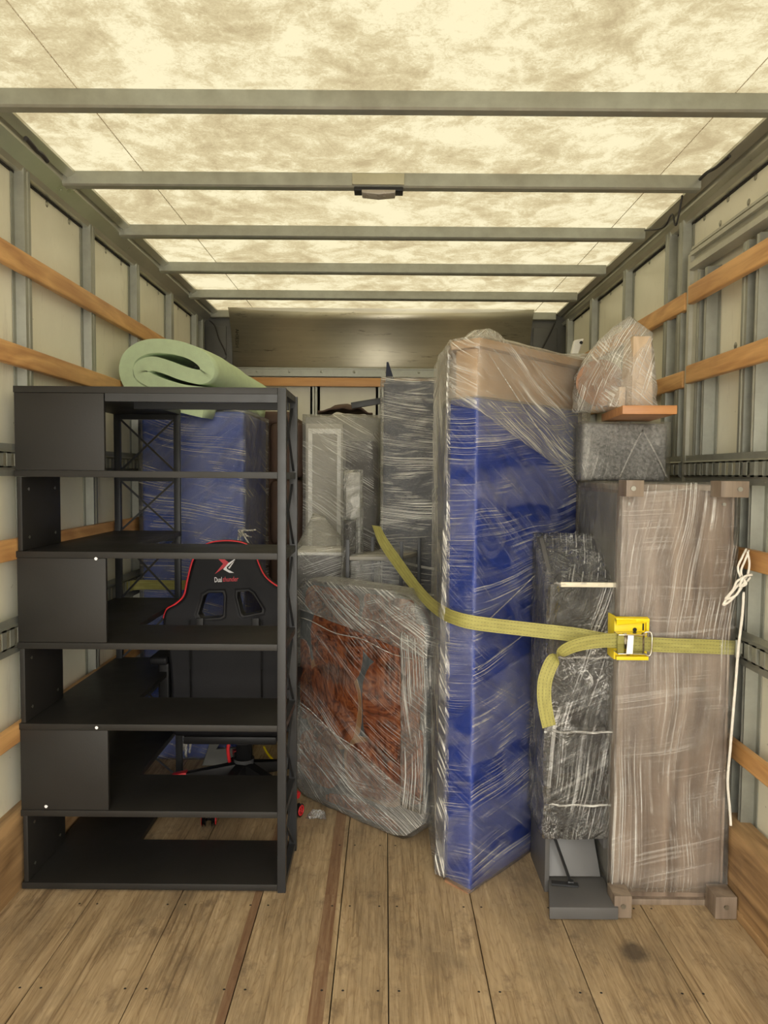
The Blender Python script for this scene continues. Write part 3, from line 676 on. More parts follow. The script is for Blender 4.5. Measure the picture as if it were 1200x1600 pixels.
# emblem: a red chevron and a white chevron, then the lettering
emb = [[(340, 872), (351, 874), (358, 879), (352, 886), (336, 897), (349, 881)], ]
outline('emblem', [[P2(x, y) for x, y in emb[0]]], .0006, 0, mt @ Matrix.Translation((0, 0, fz)), M['redprint'], bk)
emb2 = [[(373, 869.5), (356, 887.5), (366, 894.5), (349, 889), (357, 881)], [(366, 877), (357.5, 887.5), (359, 888.5), (364, 880)]]
outline('emblem', [[P2(x, y) for x, y in [(373, 869.5), (354.5, 886.5), (355, 889), (366, 895), (359, 895), (349, 889.5), (357, 880)]]], .0006, 0, mt @ Matrix.Translation((0, 0, fz)), M['white'], bk)
outline('emblem', [[P2(x, y) for x, y in [(367, 876), (359, 888.5), (356.8, 887.6), (363, 880)]]], .0006, 0, mt @ Matrix.Translation((0, 0, fz)), M['white'], bk)
q = P2(335.5, 909.5); text('lettering', 'Dual', .030, mt @ Matrix.Translation((q[0], q[1], fz)) @ Matrix.Rotation(.04, 4, 'Z'), M['white'], bk, .0004, 0, .58)
q = P2(348.5, 908.7); text('lettering', 'thunder', .029, mt @ Matrix.Translation((q[0], q[1], fz)) @ Matrix.Rotation(.04, 4, 'Z'), M['redprint'], bk, .0004, .15, .70)
for x in (316, 402):
    p = atY(x, 970, BK); b = MB(); b.box(p.x - .015, p.x + .015, BK - .046, BK - .036, p.z - .05, p.z + .02); b.build('belt', M['plastic'], bk, bevel=.003)
for x in (300, 410):
    p = atY(x, 1010, BK); b = MB(); b.tube([(p.x, BK - .037, p.z + .12), (p.x + .004, BK - .037, p.z - .3)], .003, 6); b.build('seam', M['plastic'], bk)
b = MB(); b.box(-.93, -.42, 3.16, 3.66, .31, .43); b.build('seat', M['leather'], t, bevel=.035, seg=4)
b = MB(); b.box(-.88, -.47, 3.17, 3.6, .275, .312); b.build('seat_pan', M['plastic'], t, bevel=.01)
b = MB(); b.box(-.96, -.93, 3.2, 3.34, .37, .44); b.build('recline_bracket', M['plastic'], t, bevel=.006)
b = MB(); b.cyl((cx, cy, .26), (cx, cy, .28), .06, 20); b.cyl((cx, cy, .17), (cx, cy, .31), .036, 20); b.cyl((cx, cy, .08), (cx, cy, .18), .046, 20); b.build('gas_column', M['plastic'], t)
b = MB(); b.tube(spline([(cx - .055, cy - .05, .275), (cx - .062, cy - .055, .24), (cx - .056, cy - .05, .18)], 4), .008, 8); b.build('lever', M['red'], t)
for sgn, ax in ((-1, -.965), (1, -.405)):
    yy = 3.20 if sgn < 0 else 3.12
    zt = .68 if sgn < 0 else .60
    b = MB(); b.prism([(ax - .025, yy - .02, .36), (ax + .025, yy - .02, .36), (ax + .025, yy + .04, .36), (ax - .025, yy + .04, .36)], (0, 0, zt - .40)); ar = b.build('armrest', M['plastic'], t, bevel=.01, seg=3)
    b = MB(); b.box(ax - .04, ax + .04, yy - .10, yy + .16, zt - .035, zt); b.build('arm_pad', M['leather'], ar, bevel=.014, seg=4)
for k in range(5):
    a = math.radians(180 + 72 * k); dx, dy = math.cos(a), math.sin(a)
    sl = MB(); pa = Vector((cx + dx * .03, cy + dy * .03, .135)); pb = Vector((cx + dx * .315, cy + dy * .315, .088))
    nx = Vector((-dy, dx, 0))
    sl.hexa([pa - nx * .032 - Vector((0, 0, .035)), pb - nx * .018 - Vector((0, 0, .014)), pb + nx * .018 - Vector((0, 0, .014)), pa + nx * .032 - Vector((0, 0, .035)),
             pa - nx * .026 + Vector((0, 0, .025)), pb - nx * .016 + Vector((0, 0, .012)), pb + nx * .016 + Vector((0, 0, .012)), pa + nx * .026 + Vector((0, 0, .025))])
    lg = sl.build('star_leg', M['plastic'], t, bevel=.006)
    b = MB(); pm = lerp(pa, pb, .80); e = pb + (pb - pa).normalized() * .012
    b.bar(pm + Vector((0, 0, .006)), e + Vector((0, 0, .002)), .038, .028); b.build('leg_cap', M['red'], lg, bevel=.005)
    wc = Vector((cx + dx * .315, cy + dy * .315, .0295)); ca = math.radians(-22 if k != 1 else 8)
    ax = Vector((math.cos(ca), math.sin(ca), 0))
    if k == 1: wc = Vector((cx + dx * .3, cy + dy * .3 - .0, .0295))
    cs = MB()
    for sg in (-1, 1): cs.cyl(wc + ax * (sg * .012), wc + ax * (sg * .027), .0285, 22)
    cs.cyl(wc - ax * .02, wc + ax * .02, .008, 10); cs.cyl(wc + Vector((0, 0, .0)), wc + Vector((0, 0, .058)), .007, 10)
    cst = cs.build('caster', M['plastic'], t)
    for sg in (-1, 1):
        b = MB(); q0 = wc + ax * (sg * .0272)
        b.tube([q0 + (Vector((0, 0, 1)) * math.cos(u) + ax.cross(Vector((0, 0, 1))) * math.sin(u)) * .020 for u in [2 * PI * i / 20 for i in range(21)]], .0032, 6)
        for i in range(5):
            u = 2 * PI * i / 5; dd = Vector((0, 0, 1)) * math.cos(u) + ax.cross(Vector((0, 0, 1))) * math.sin(u)
            b.bar(q0, q0 + dd * .019, .004, .004)
        b.build('wheel_rim', M['red'], cst)

# ================================================================== LEFT BLUE BUNDLE with foam topper
t = thing('wrapped_cabinet', (-.95, 4.05, 0), 'tall cabinet padded in blue quilted blanket under clear wrap, beneath the green foam', 'wrapped furniture')
b = MB(); b.box(-1.225, -.715, 3.70, 4.42, 0, 1.775); b.build('moving_blanket', M['blue'], t, bevel=.02, seg=3)
film('stretch_wrap', box_pts(-1.225, -.715, 3.70, 4.42, 0, 1.775, .012), M['film_left'], t, .006, .07, seed=2)
p = atY(378, 832, 3.67)
tg = MB()
for k in range(9):
    a = random.uniform(-.6, 1.2); pp = [p + Vector((random.uniform(-.02, .02), random.uniform(0, .02), random.uniform(-.015, .02))) for _ in range(4)]
    tg.tube(spline([pp[0], pp[1], pp[2], p + Vector((random.uniform(-.03, .07), .01, random.uniform(-.11, .04)))], 4), .004, 5)
tg.build('film_tail', M['film_tan'], t)

tf = thing('foam_mattress_topper', (-.98, 3.68, 1.79), 'folded pale green foam mattress topper lying on the left blue bundle', 'mattress topper')
YT = 3.52
cl = [(318, 642), (285, 634), (250, 624), (222, 612), (203, 598), (197, 575), (205, 555), (228, 542), (262, 541), (295, 549), (318, 564), (324, 582), (312, 589), (285, 583), (258, 573), (238, 568), (222, 573), (219, 583), (229, 592), (255, 603), (288, 612), (322, 616)]
cl3 = [atY(x, y, YT) for x, y in cl]
cc = spline([Vector((p.x, 0, p.z)) for p in cl3], 6); hw = .0335
bm = MB(); Lp, Rp = [], []
for i, p in enumerate(cc):
    d = (cc[min(i + 1, len(cc) - 1)] - cc[max(i - 1, 0)]).normalized(); nn = Vector((-d.z, 0, d.x)); Lp.append(p + nn * hw); Rp.append(p - nn * hw)
st = 12; rings = []
for j in range(st + 1):
    f = j / st; dx = .10 * f + .04 * f * f; dz = .02 * math.sin(f * 5) - .07 * f * f - .02 * f
    sc = 1 - .04 * f
    row = []
    for p in Lp + Rp[::-1]:
        q = Vector((p.x * 1 + dx + (p.x + 1.05) * .05 * f, YT + .80 * f, 1.80 + (p.z - 1.80) * (1 - .04 * f) + dz * .5 * (0.4 + (p.z - 1.7) * 1.4)))
        q.z += noise.noise(Vector((p.x * 3, f * 6, p.z * 3))) * .018 * f
        q.z = max(q.z, 1.792) if j > 2 else q.z
        row.append(bm.bm.verts.new(q))
    rings.append(row)
n = len(rings[0])
for a, c in zip(rings, rings[1:]):
    for k in range(n): bm._f([a[k], a[(k + 1) % n], c[(k + 1) % n], c[k]], True)
m = n // 2
for r in (rings[0], rings[-1]):
    for k in range(m - 1): bm._f([r[k], r[k + 1], r[n - 2 - k], r[n - 1 - k]])
bm.build('foam', M['foamend'], tf)
hp = []
for r, d in ((rings, 0),): pass
film('plastic_cover', [Vector((x + dx, y, z)) for (x, z) in ((-1.28, 1.83), (-1.22, 2.06), (-1.08, 2.11), (-.90, 2.06), (-.80, 1.92)) for (y, dx) in ((3.86, 0.02),)] + [Vector(q) for q in ((-1.18, 4.34, 1.80), (-1.12, 4.36, 2.08), (-.86, 4.36, 2.06), (-.74, 4.36, 1.94), (-.72, 4.34, 1.80), (-.74, 4.1, 1.80), (-.80, 3.86, 1.80))], film_mat('thin_plastic_cover', .05, .35, ((-1.0, 1.), (.3, .5)), .3), tf, .006, .06, seed=5)

# yellow strap round the left bundle, ending in the left track
ts = thing('tie_down_strap', (-1.0, 3.66, .985), 'yellow webbing strap around the left blue bundle, seen through the bookcase', 'strap')
za = atY(250, 914, 3.67).z
ribbon('webbing', [(-1.27, 3.60, za + .0), (-1.24, 3.668, za), (-1.1, 3.672, za), (-.85, 3.672, za - .0), (-.705, 3.672, za), (-.685, 3.72, za), (-.685, 4.0, za)], [(0, 0, 1)] * 7, M['web'], ts)

# ================================================================== BROWN SOFA on end
t = thing('upended_sofa', (-.62, 4.7, 0), 'dark brown fabric sofa stood on its end behind the bookcase', 'sofa')
b = MB(); b.box(-.82, -.545, 4.50, 5.15, 0, 1.82); b.build('sofa_base', M['brownfab'], t, bevel=.04, seg=3)
za = 1.79
for z1, z0 in ((1.775, 1.44), (1.43, 1.03), (1.02, .58), (.57, .12)):
    b = MB(); b.box(-.70, -.492, 4.435, 4.56, z0, z1); b.build('seat_cushion', M['brownfab'], t, bevel=.05, seg=4)
b = MB(); b.box(-.80, -.57, 4.45, 4.6, 1.76, 1.84); b.build('sofa_flap', M['brownfab'], t, bevel=.03, seg=3)

# ================================================================== CLEAR-WRAPPED GREY CABINET in the middle
t = thing('wrapped_display_cabinet', (-.25, 4.55, 0), 'pale grey cabinet under cloudy clear wrap between brown sofa and navy bundle', 'wrapped furniture')
b = MB(); b.box(-.475, -.035, 4.36, 4.80, 0, 1.80); b.build('cabinet_body', M['greyboard'], t, bevel=.004)
b = MB(); b.box(-.468, -.25, 4.335, 4.358, .9, 1.76); dr = b.build('cabinet_door', M['greylight'], t, bevel=.003)
b = MB(); b.box(-.455, -.43, 4.325, 4.336, .95, 1.73); b.box(-.285, -.262, 4.325, 4.336, .95, 1.73); b.box(-.43, -.285, 4.325, 4.336, 1.70, 1.73); b.build('door_moulding', M['whitebox'], dr, bevel=.002)
b = MB(); b.box(-.235, -.045, 4.345, 4.358, .9, 1.66); b.build('dark_opening_board', M['darkbrown'], t)  # flat dark board, its colour standing in for shade inside an open compartment
film('stretch_wrap', box_pts(-.475, -.035, 4.33, 4.80, 0, 1.80, .012) + [atY(582, 683, 4.22)], M['film_top'], t, .01, .06, seed=9)

t = thing('dark_brown_throw', (-.2, 4.5, 1.83), 'crumpled dark brown cloth lying on top of the wrapped grey cabinet', 'cloth')
bm = MB(); N = 22; gr = []
for i in range(N + 1):
    r = []
    for j in range(7):
        u, v = i / N, j / 6; x = lerp(-.40, -.08, u); y = lerp(4.34, 4.62, v)
        z = 1.822 + .055 * max(0, math.sin(PI * min(1, u * 1.05))) * (.5 + .5 * math.sin(PI * v)) + .02 * noise.noise(Vector((x * 16, y * 9, 3)))
        r.append(bm.bm.verts.new((x + .01 * noise.noise(Vector((y * 20, u * 3, 0))), y, max(z, 1.818))))
    gr.append(r)
for i in range(N):
    for j in range(6): bm._f([gr[i][j], gr[i + 1][j], gr[i + 1][j + 1], gr[i][j + 1]], True)
o = bm.build('cloth', M['brownfab'], t, smooth=True); md = o.modifiers.new('thickness', 'SOLIDIFY'); md.thickness = .008; md.offset = 1
b = MB(); p1, p2 = atY(549, 634, 4.3), atY(640, 619, 4.3); b.bar(p1, p2, .03, .035); tag(b.build('black_metal_bar', M['blackmetal'], None, bevel=.003), 'dark flat bar resting on the brown cloth, pointing to the navy bundle', 'bar')

# white-wrapped dark chest in front of it
t = thing('wrapped_dark_chest', (-.33, 3.98, 0), 'dark low chest with a cloudy film peak, behind the round-cornered table', 'wrapped furniture')
p0, p1 = atY(462, 868, 3.86), atY(538, 868, 3.86)
b = MB(); b.box(p0.x, p1.x, 3.87, 4.2, 0, p0.z); b.build('chest_body', M['darkbrown'], t, bevel=.004)
b = MB(); b.box(p0.x - .006, p1.x + .006, 3.862, 4.21, p0.z + .001, p0.z + .018); b.build('chest_top', M['whitebox'], t, bevel=.004)
film('stretch_wrap', box_pts(p0.x, p1.x, 3.862, 4.2, 0, p0.z + .012, .01) + [atY(490, 800, 4.12), atY(505, 805, 4.12)], M['film_heavy'], t, .008, .05, seed=11)

# shiny wrapped chair back
t = thing('wrapped_chair_back', (-.16, 3.8, 0), 'narrow upright chair back in shiny crinkled film beside the navy bundle', 'wrapped furniture')
a0, a1 = atY(541, 738, 3.78), atY(563, 738, 3.78)
b = MB(); b.box(a0.x, a1.x, 3.78, 3.83, 0, a0.z); b.build('upright', M['whitebox'], t, bevel=.006)
q0, q1 = atY(537, 812, 3.76), atY(556, 812, 3.76)
b = MB(); b.box(q0.x, q1.x, 3.735, 3.775, .6, q0.z); b.build('side_slat', M['darkbrown'], t, bevel=.006)
film('stretch_wrap', box_pts(a0.x, a1.x, 3.78, 3.83, .7, a0.z, .012) + [atY(568, 745, 3.8), atY(548, 733, 3.8)], M['film_crinkle'], t, .012, .03, 12, seed=3)
film('stretch_wrap', box_pts(q0.x, q1.x, 3.735, 3.775, .7, q0.z, .010), M['film_crinkle'], t, .008, .03, 12, seed=4)

# upturned stool with four square legs
t = thing('upturned_metal_stool', (-.02, 3.6, 0), 'black square-legged stool with film-covered top beside the yellow strap', 'stool')
zs = atY(600, 868, 3.55).z; xs = [atY(543, 880, 3.52).x, atY(627, 880, 3.52).x, atY(582, 880, 3.73).x, atY(655, 880, 3.73).x]; zt = [atY(543, 843, 3.52).z, atY(627, 845, 3.52).z, atY(582, 838, 3.73).z, atY(655, 840, 3.73).z]
for x, z, y in zip(xs, zt, (3.52, 3.52, 3.73, 3.73)): b = MB(); b.box(x - .009, x + .009, y - .009, y + .009, 0, z); b.build('leg', M['blackmetal'], t, bevel=.0015)
b = MB(); b.prism([(xs[0] + .01, 3.515, zs - .02), (xs[1] - .01, 3.515, zs - .02), (xs[3] - .01, 3.74, zs - .02), (xs[2] + .012, 3.74, zs - .02)], (0, 0, .018)); b.build('seat', M['greylight'], t, bevel=.002)
film('stretch_wrap', [Vector(q) for q in ((xs[0] + .014, 3.535, .3), (xs[1] - .014, 3.535, .3), (xs[3] - .014, 3.755, .3), (xs[2] + .014, 3.755, .3), (xs[0] + .014, 3.535, zs + .004), (xs[1] - .014, 3.535, zs + .004), (xs[3] - .014, 3.755, zs + .006), (xs[2] + .014, 3.755, zs + .006))], M['film_heavy'], t, .004, .04, seed=6)

# ================================================================== NAVY BUNDLE
t = thing('navy_wrapped_bundle', (.12, 4.02, 0), 'tall dark navy blanket bundle under clear wrap, in the centre back', 'wrapped furniture')
b = MB(); b.box(-.012, .262, 3.85, 4.2, 0, 1.955); b.build('moving_blanket', M['navy'], t, bevel=.025, seg=3)
pk = atY(604, 566, 3.88)
b = MB(); b.hexa([(-.005, 3.86, 1.93), (.05, 3.86, 1.93), (.05, 3.9, 1.93), (-.005, 3.9, 1.93), (pk.x, 3.87, pk.z), (pk.x + .01, 3.87, pk.z), (pk.x + .01, 3.88, pk.z), (pk.x, 3.88, pk.z)]); b.build('blanket_corner', M['navy'], t)
film('stretch_wrap', box_pts(-.012, .262, 3.85, 4.2, 0, 1.955, .014) + [Vector((.12, 3.95, 1.99))], M['film_navy'], t, .014, .05, 6, seed=8)

# tall white wrapped mattress behind
t = thing('wrapped_white_mattress', (.6, 3.7, 0), 'white mattress edge showing above and behind the tall blue bundle', 'wrapped furniture')
zt_ = atY(690, 552, 3.62).z
b = MB(); b.box(.285, .985, 3.62, 3.80, 0, zt_ - .01); b.build('mattress', M['whitebox'], t, bevel=.02, seg=3)
film('stretch_wrap', box_pts(.285, .985, 3.62, 3.80, 0, zt_ - .01, .012), M['film_heavy'], t, .006, .07, seed=14)
p = atY(903, 550, 3.64)
t = thing('white_remote', (p.x, 3.68, zt_), 'small white plastic device with a black button standing above the tan cardboard', 'device')
b = MB(); b.hexa([(p.x - .03, 3.655, zt_ + .003), (p.x + .005, 3.655, zt_ + .003), (p.x + .005, 3.685, zt_ + .003), (p.x - .03, 3.685, zt_ + .003), (p.x - .015, 3.655, zt_ + .075), (p.x + .035, 3.655, zt_ + .085), (p.x + .035, 3.685, zt_ + .085), (p.x - .015, 3.685, zt_ + .075)]); b.build('casing', M['whitebox'], t, bevel=.008, seg=3)
b = MB(); b.cyl((p.x + .018, 3.650, zt_ + .062), (p.x + .018, 3.656, zt_ + .062), .008, 14); b.build('button', M['plastic'], t)

# ================================================================== TALL BLUE BUNDLE with cardboard top
t = thing('tall_blue_bundle', (.4, 2.85, 0), 'tallest bundle, royal blue blanket with a tan cardboard top under clear wrap', 'wrapped furniture')
foot = [(.225, 2.60), (.309, 2.512), (.79, 3.03), (.55, 3.32), (.207, 2.93)]
b = MB(); b.prism([(x, y, .004) for x, y in foot], (0, 0, 1.728)); b.build('moving_blanket', M['blue2'], t, bevel=.012, seg=3)
b = MB(); b.prism([(x, y, 0) for x, y in [(.30, 2.508), (.325, 2.535), (.245, 2.61), (.225, 2.585)]], (0, 0, .012)); b.build('wooden_foot', M['tablecard'], t)
top = [(.245, 2.605), (.312, 2.545), (.79, 3.05), (.55, 3.28), (.25, 2.95)]
b = MB(); b.prism([(x, y, 1.733) for x, y in top], (0, 0, .17)); b.build('cardboard', M['cardboard'], t, bevel=.006)
b = MB(); b.prism([(x, y, 1.903) for x, y in [(.225, 2.60), (.315, 2.515), (.865, 3.07), (.60, 3.34), (.23, 2.98)]], (0, 0, .03)); b.build('cardboard_flap', M['cardboard'], t, bevel=.004)
def off(poly, d):
    c = Vector((sum(p[0] for p in poly) / len(poly), sum(p[1] for p in poly) / len(poly))); return [(p[0] + (p[0] - c.x) * d, p[1] + (p[1] - c.y) * d) for p in poly]
film('stretch_wrap', [Vector((x, y, z)) for x, y in off(foot, .035) for z in (.006, 1.735)], M['film_blue'], t, .005, .06, 3, seed=21, face=-.75)
fl = [(.225, 2.60), (.315, 2.515), (.865, 3.07), (.60, 3.34), (.21, 2.96)]
film('top_wrap', [Vector((x, y, 1.72 - .28 * max(0, (x - .25)) / .55)) for x, y in off(foot, .042)] + [Vector((x, y, 1.937)) for x, y in off(fl, .02)] + [Vector((.355, 2.64, 1.965)), Vector((.33, 2.75, 1.97))], M['film_top'], t, .006, .05, 4, seed=22, face=-.75)
film('side_wrap', [Vector(q) for q in ((.222, 2.575, .02), (.214, 2.60, 1.92), (.186, 2.95, .02), (.188, 2.95, 1.90), (.19, 2.60, .02), (.26, 2.9, .02), (.26, 2.9, 1.9), (.26, 2.62, 1.9), (.26, 2.62, .02))], M['film_side'], t, .006, .05, 6, seed=24)
bn = MB(); pk = atY(765, 512, 2.66)
for k in range(26):
    a = random.uniform(0, 2 * PI); r0 = random.uniform(.05, .16)
    e = Vector((pk.x - .02 + r0 * math.cos(a) * 1.1, 2.68 + r0 * .6 * math.sin(a), 1.94))
    mid = lerp(e, pk, .55) + Vector((0, 0, .02)); bn.tube(spline([e, mid, pk + Vector((random.uniform(-.03, .03), random.uniform(-.02, .02), random.uniform(-.02, 0)))], 4), .0035, 5)
film('film_bunch', [Vector((.25, 2.60, 1.93)), Vector((.33, 2.56, 1.93)), Vector((.46, 2.72, 1.93)), Vector((.30, 2.85, 1.93)), pk, pk + Vector((-.05, .03, -.002)), pk + Vector((.035, .02, -.012)), pk + Vector((-.08, 0, -.03))], M['film_tan'], t, .012, .03, 14, seed=23)
# twisted film ropes over the broad face
def on_face(s, z, d=.016):
    a, c = Vector((.309, 2.512)), Vector((.79, 3.03)); q = lerp(a, c, s); nrm = Vector((.528, -.491)).normalized() if False else Vector((c.y - a.y, -(c.x - a.x))).normalized()
    q = q + nrm * d; return (q.x, q.y, z)
for (s0, z0), (s1, z1) in (((.05, 1.88), (.98, 1.42)), ((.0, .94), (1., 1.26)), ((.0, .80), (.95, 1.0))):
    b = MB(); b.tube([on_face(lerp(s0, s1, k / 12), lerp(z0, z1, k / 12) - .01 * math.sin(PI * k / 12), .019) for k in range(13)], .002, 6); b.build('film_fold', M['film_heavy'], t)

# ================================================================== ROUND-CORNERED RESIN TABLE
t = thing('wrapped_resin_table', (-.15, 3.15, 0), 'round-cornered table top of red-brown wood slices on edge, under clear wrap', 'table')
A = Vector((-.385, 3.325, 0)); B = Vector((.168, 2.828, 0)); ux = (B - A).normalized(); nf = Vector((-ux.y, ux.x, 0))
if nf.y < 0: nf = -nf
Wd = (B - A).length; Ht = .985; mt = mtx3(A, ux, (0, 0, 1))      # local z points to the camera
def rr(x0, x1, y0, y1, rs, n=10):
    out = []
    for (cx_, cy_, r, a0) in ((x1 - rs[0], y0 + rs[0], rs[0], -90), (x1 - rs[1], y1 - rs[1], rs[1], 0), (x0 + rs[2], y1 - rs[2], rs[2], 90), (x0 + rs[3], y0 + rs[3], rs[3], 180)):
        for k in range(n + 1):
            a = math.radians(a0 + 90 * k / n); out.append((cx_ + r * math.cos(a), cy_ + r * math.sin(a)))
    return out
TH = .075
def face(px, py):
    d = ray(px, py); n_ = Vector((ux.y, -ux.x, 0)); k = (A - CAM).dot(n_) / d.dot(n_); q = CAM + d * k; return ((q - A).dot(ux), q.z)
zdir = ux.cross(Vector((0, 0, 1)))     # towards camera side
back = mt @ Matrix.Translation((0, 0, -TH))
slab = outline('table_apron', [rr(.02, Wd - .02, .012, Ht - .02, (.14, .15, .10, .08))], TH / 2 - .015, .012, mt @ Matrix.Translation((0, 0, -TH / 2 - .012)), M['tablered'], t)
topo = outline('table_top', [rr(.004, Wd, .008, Ht, (.16, .17, .10, .08))], .012, .004, mt @ Matrix.Translation((0, 0, -.012)), M['resin'], t)
def blob(cx_, cy_, rx, ry, sd, n=28, pw=2.6):
    out = []
    for k in range(n):
        a = 2 * PI * k / n; c_, s_ = math.cos(a), math.sin(a)
        r = (abs(c_) ** pw + abs(s_) ** pw) ** (-1 / pw)
        r *= 1 + .10 * noise.noise(Vector((c_ * 1.3 + sd, s_ * 1.3, sd * 2)))
        out.append((cx_ + rx * r * c_, cy_ + ry * r * s_))
    return out
def wood_slice(cx_, cy_, rx, ry, sd, m='slice', z=.006):
    outline('wood_slice', [blob(cx_, cy_, rx, ry, sd)], .002, .001, mt @ Matrix.Translation((0, 0, z)), M[m], topo)
for i, (px, py, rx, ry) in enumerate(((528, 1005, 42, 62), (607, 985, 44, 60), (520, 1098, 42, 62), (610, 1112, 46, 76), (655, 1045, 26, 70), (500, 1185, 36, 40), (585, 1205, 44, 42), (648, 1195, 26, 60), (520, 940, 44, 26), (608, 940, 40, 22), (470, 1060, 20, 60), (565, 1275, 60, 24))):
    c0_ = face(px, py); e_ = face(px + rx, py); f_ = face(px, py - ry); rx_, ry_ = e_[0] - c0_[0], f_[1] - c0_[1]
    ok = [(max(.012, min(Wd - .012, x)), max(.02, min(Ht - .012, y))) for x, y in blob(c0_[0], c0_[1], rx_, ry_, i)]
    if i in (2, 6): outline('wood_slice', [blob(c0_[0], c0_[1], rx_ + .02, ry_ + .022, i + .5)], .002, .001, mt @ Matrix.Translation((0, 0, .0045)), M['slice_light'], topo)
    outline('wood_slice', [ok], .002, .001, mt @ Matrix.Translation((0, 0, .006)), M['slice'], topo)
fp = [mt @ Vector((x, max(y, .003), z)) for x, y in rr(-.01, Wd + .012, .0, Ht + .012, (.16, .17, .10, .08), 5) for z in (.018, -TH - .03)]
film('stretch_wrap', fp, M['film_table'], t, .008, .05, 6, seed=31, face=-.74)
def tb(pts): return [mt @ Vector((x, max(y, .004), z)) for x, y in pts for z in (.024, -TH - .036)]
film('edge_wrap', tb([(Wd - .11, .14), (Wd + .016, .14), (Wd + .016, .82), (Wd - .12, .84)]), M['film_edge'], t, .006, .04, 9, seed=35, face=-.74)
film('lower_wrap', tb([(-.016, .05), (.06, -.002), (Wd - .17, -.002), (Wd - .08, .03), (Wd + .0, .10), (Wd + .017, .17), (Wd * .5, .23), (-.016, .42)]), M['film_cloud'], t, .008, .04, 9, seed=33, face=-.74)
film('upper_wrap', tb([(-.016, .86), (-.01, .93), (.09, Ht + .016), (Wd - .16, Ht + .016), (Wd - .05, Ht - .03), (Wd + .010, Ht - .12), (Wd + .017, .76), (Wd * .5, .86)]), M['film_cloud'], t, .008, .04, 9, seed=34, face=-.74)
for (x0, y0), (x1, y1) in (((.0, .82), (Wd + .01, .74)), ((0, .44), (Wd, .19)), ((.2, .93), (Wd, .80))):
    b = MB(); b.tube([mt @ Vector((lerp(x0, x1, k / 14), max(.006, lerp(y0, y1, k / 14) + .008 * math.sin(k)), .030)) for k in range(15)], .0022, 6); b.build('film_fold', M['film_heavy'], t)

# ================================================================== GREY-BROWN WOOD UNIT on end
t = thing('upended_tv_stand', (.98, 2.8, 0), 'grey-brown woodgrain low cabinet stood on end with four block feet facing out', 'cabinet')
x0, x1, y0, y1, z1 = .790, 1.166, 2.452, 3.00, 1.440
b = MB(); b.box(x0 + .018, x1 - .006, y0 + .018, y1, .018, z1 - .018); b.build('back_panel', M['unit'], t, bevel=.001)
b = MB(); b.box(x0, x0 + .02, y0, y1, .003, z1); b.build('side_board', M['unitlight'], t, bevel=.0015)
b = MB(); b.box(x1 - .008, x1, y0 + .004, y1, .003, z1); b.build('side_board', M['unit'], t, bevel=.0015)
b = MB(); b.box(x0 - .004, x1 + .002, y0 - .004, y1, z1 - .018, z1 + .001); b.build('end_board', M['unitlight'], t, bevel=.0015)
b = MB(); b.box(x0, x1, y0, y1, .0, .020); b.build('end_board', M['unitlight'], t, bevel=.0015)
b = MB(); b.box(x0 - .002, x0, y0 + .06, y1 - .02, .03, z1 - .03); b.build('door_face', M['greyboard'], t)
for q, (xa_, xb_, za_, zb_) in enumerate(((.770, .828, .003, .085), (1.105, 1.176, .003, .085), (.775, .832, 1.402, 1.455), (1.080, 1.170, 1.402, 1.455))):
    b = MB(); b.box(xa_, xb_, 2.37, y0 - .0005, za_, zb_ if q > 1 else .078); ft = b.build('block_foot', M['unitlight'], t, bevel=.002)
    b = MB(); xc = (xa_ + xb_) / 2 if q < 2 else (.797 if q == 2 else 1.140); b.cyl((xc, 2.366, (za_ + zb_) / 2), (xc, 2.3705, (za_ + zb_) / 2), .008, 14); b.build('screw', M['rivet'], ft)
for px, py in ((982, 787), (1131, 788), (979, 814)):
    p = atY(px, py, y0 + .017); b = MB(); b.cyl((p.x, y0 + .013, p.z), (p.x, y0 + .019, p.z), .006, 12); b.build('screw', M['rivet'], t)
film('stretch_wrap', box_pts(x0 - .004, x1 + .003, y0 - .004, y1, .06, z1 + .001, .007), M['film_unit'], t, .004, .06, 5, seed=41)

# ================================================================== NARROW DARK SHOE CABINET in crinkled film
t = thing('wrapped_shoe_cabinet', (.68, 2.68, 0), 'narrow charcoal shelf cabinet in shiny crinkled film with its bottom flap open', 'cabinet')
sx0, sx1, sy0, sy1 = .572, .792, 2.525, 2.775
def sidepoly(x): return [(x, sy0, .0), (x, sy1, .0), (x, sy1, 1.235), (x, sy1 - .05, 1.235), (x, sy0, 1.09)]
b = MB(); b.prism(sidepoly(sx0), (.016, 0, 0)); b.build('side_panel', M['charlam'], t, bevel=.0015)
b = MB(); b.prism([(sx1 - .016, sy0, .16), (sx1 - .016, sy1, .16), (sx1 - .016, sy1, 1.235), (sx1 - .016, sy1 - .05, 1.235), (sx1 - .016, sy0, 1.09)], (.016, 0, 0)); b.build('side_panel', M['charlam'], t, bevel=.0015)
b = MB(); b.box(sx0 + .016, sx1 - .016, sy1 - .014, sy1, .0, 1.23); b.build('back_panel', M['charlam'], t)
for z in (.315, .575, .835, 1.082):
    b = MB(); b.box(sx0 + .016, sx1 - .016, sy0 + .003, sy1 - .014, z, z + .016); b.build('shelf', M['charlam'], t, bevel=.001)
fa, fb, fc_, fd = atZ(858, 1415, .042), atZ(963, 1415, .042), atZ(940, 1380, .042), atZ(850, 1378, .042)
fy = 2.36
b = MB(); b.prism([(.553, fy, .004), (.780, fy, .004), (.812, 2.55, .004), (.590, 2.55, .004)], (0, 0, .04)); b.build('open_flap', M['charlam'], t, bevel=.002)
b = MB(); b.prism([(.592, 2.545, .046), (.775, 2.545, .046), (.752, 2.70, .33), (.592, 2.70, .33)], (0, .012, .006)); b.build('inner_door', M['charlam'], t, bevel=.0015)
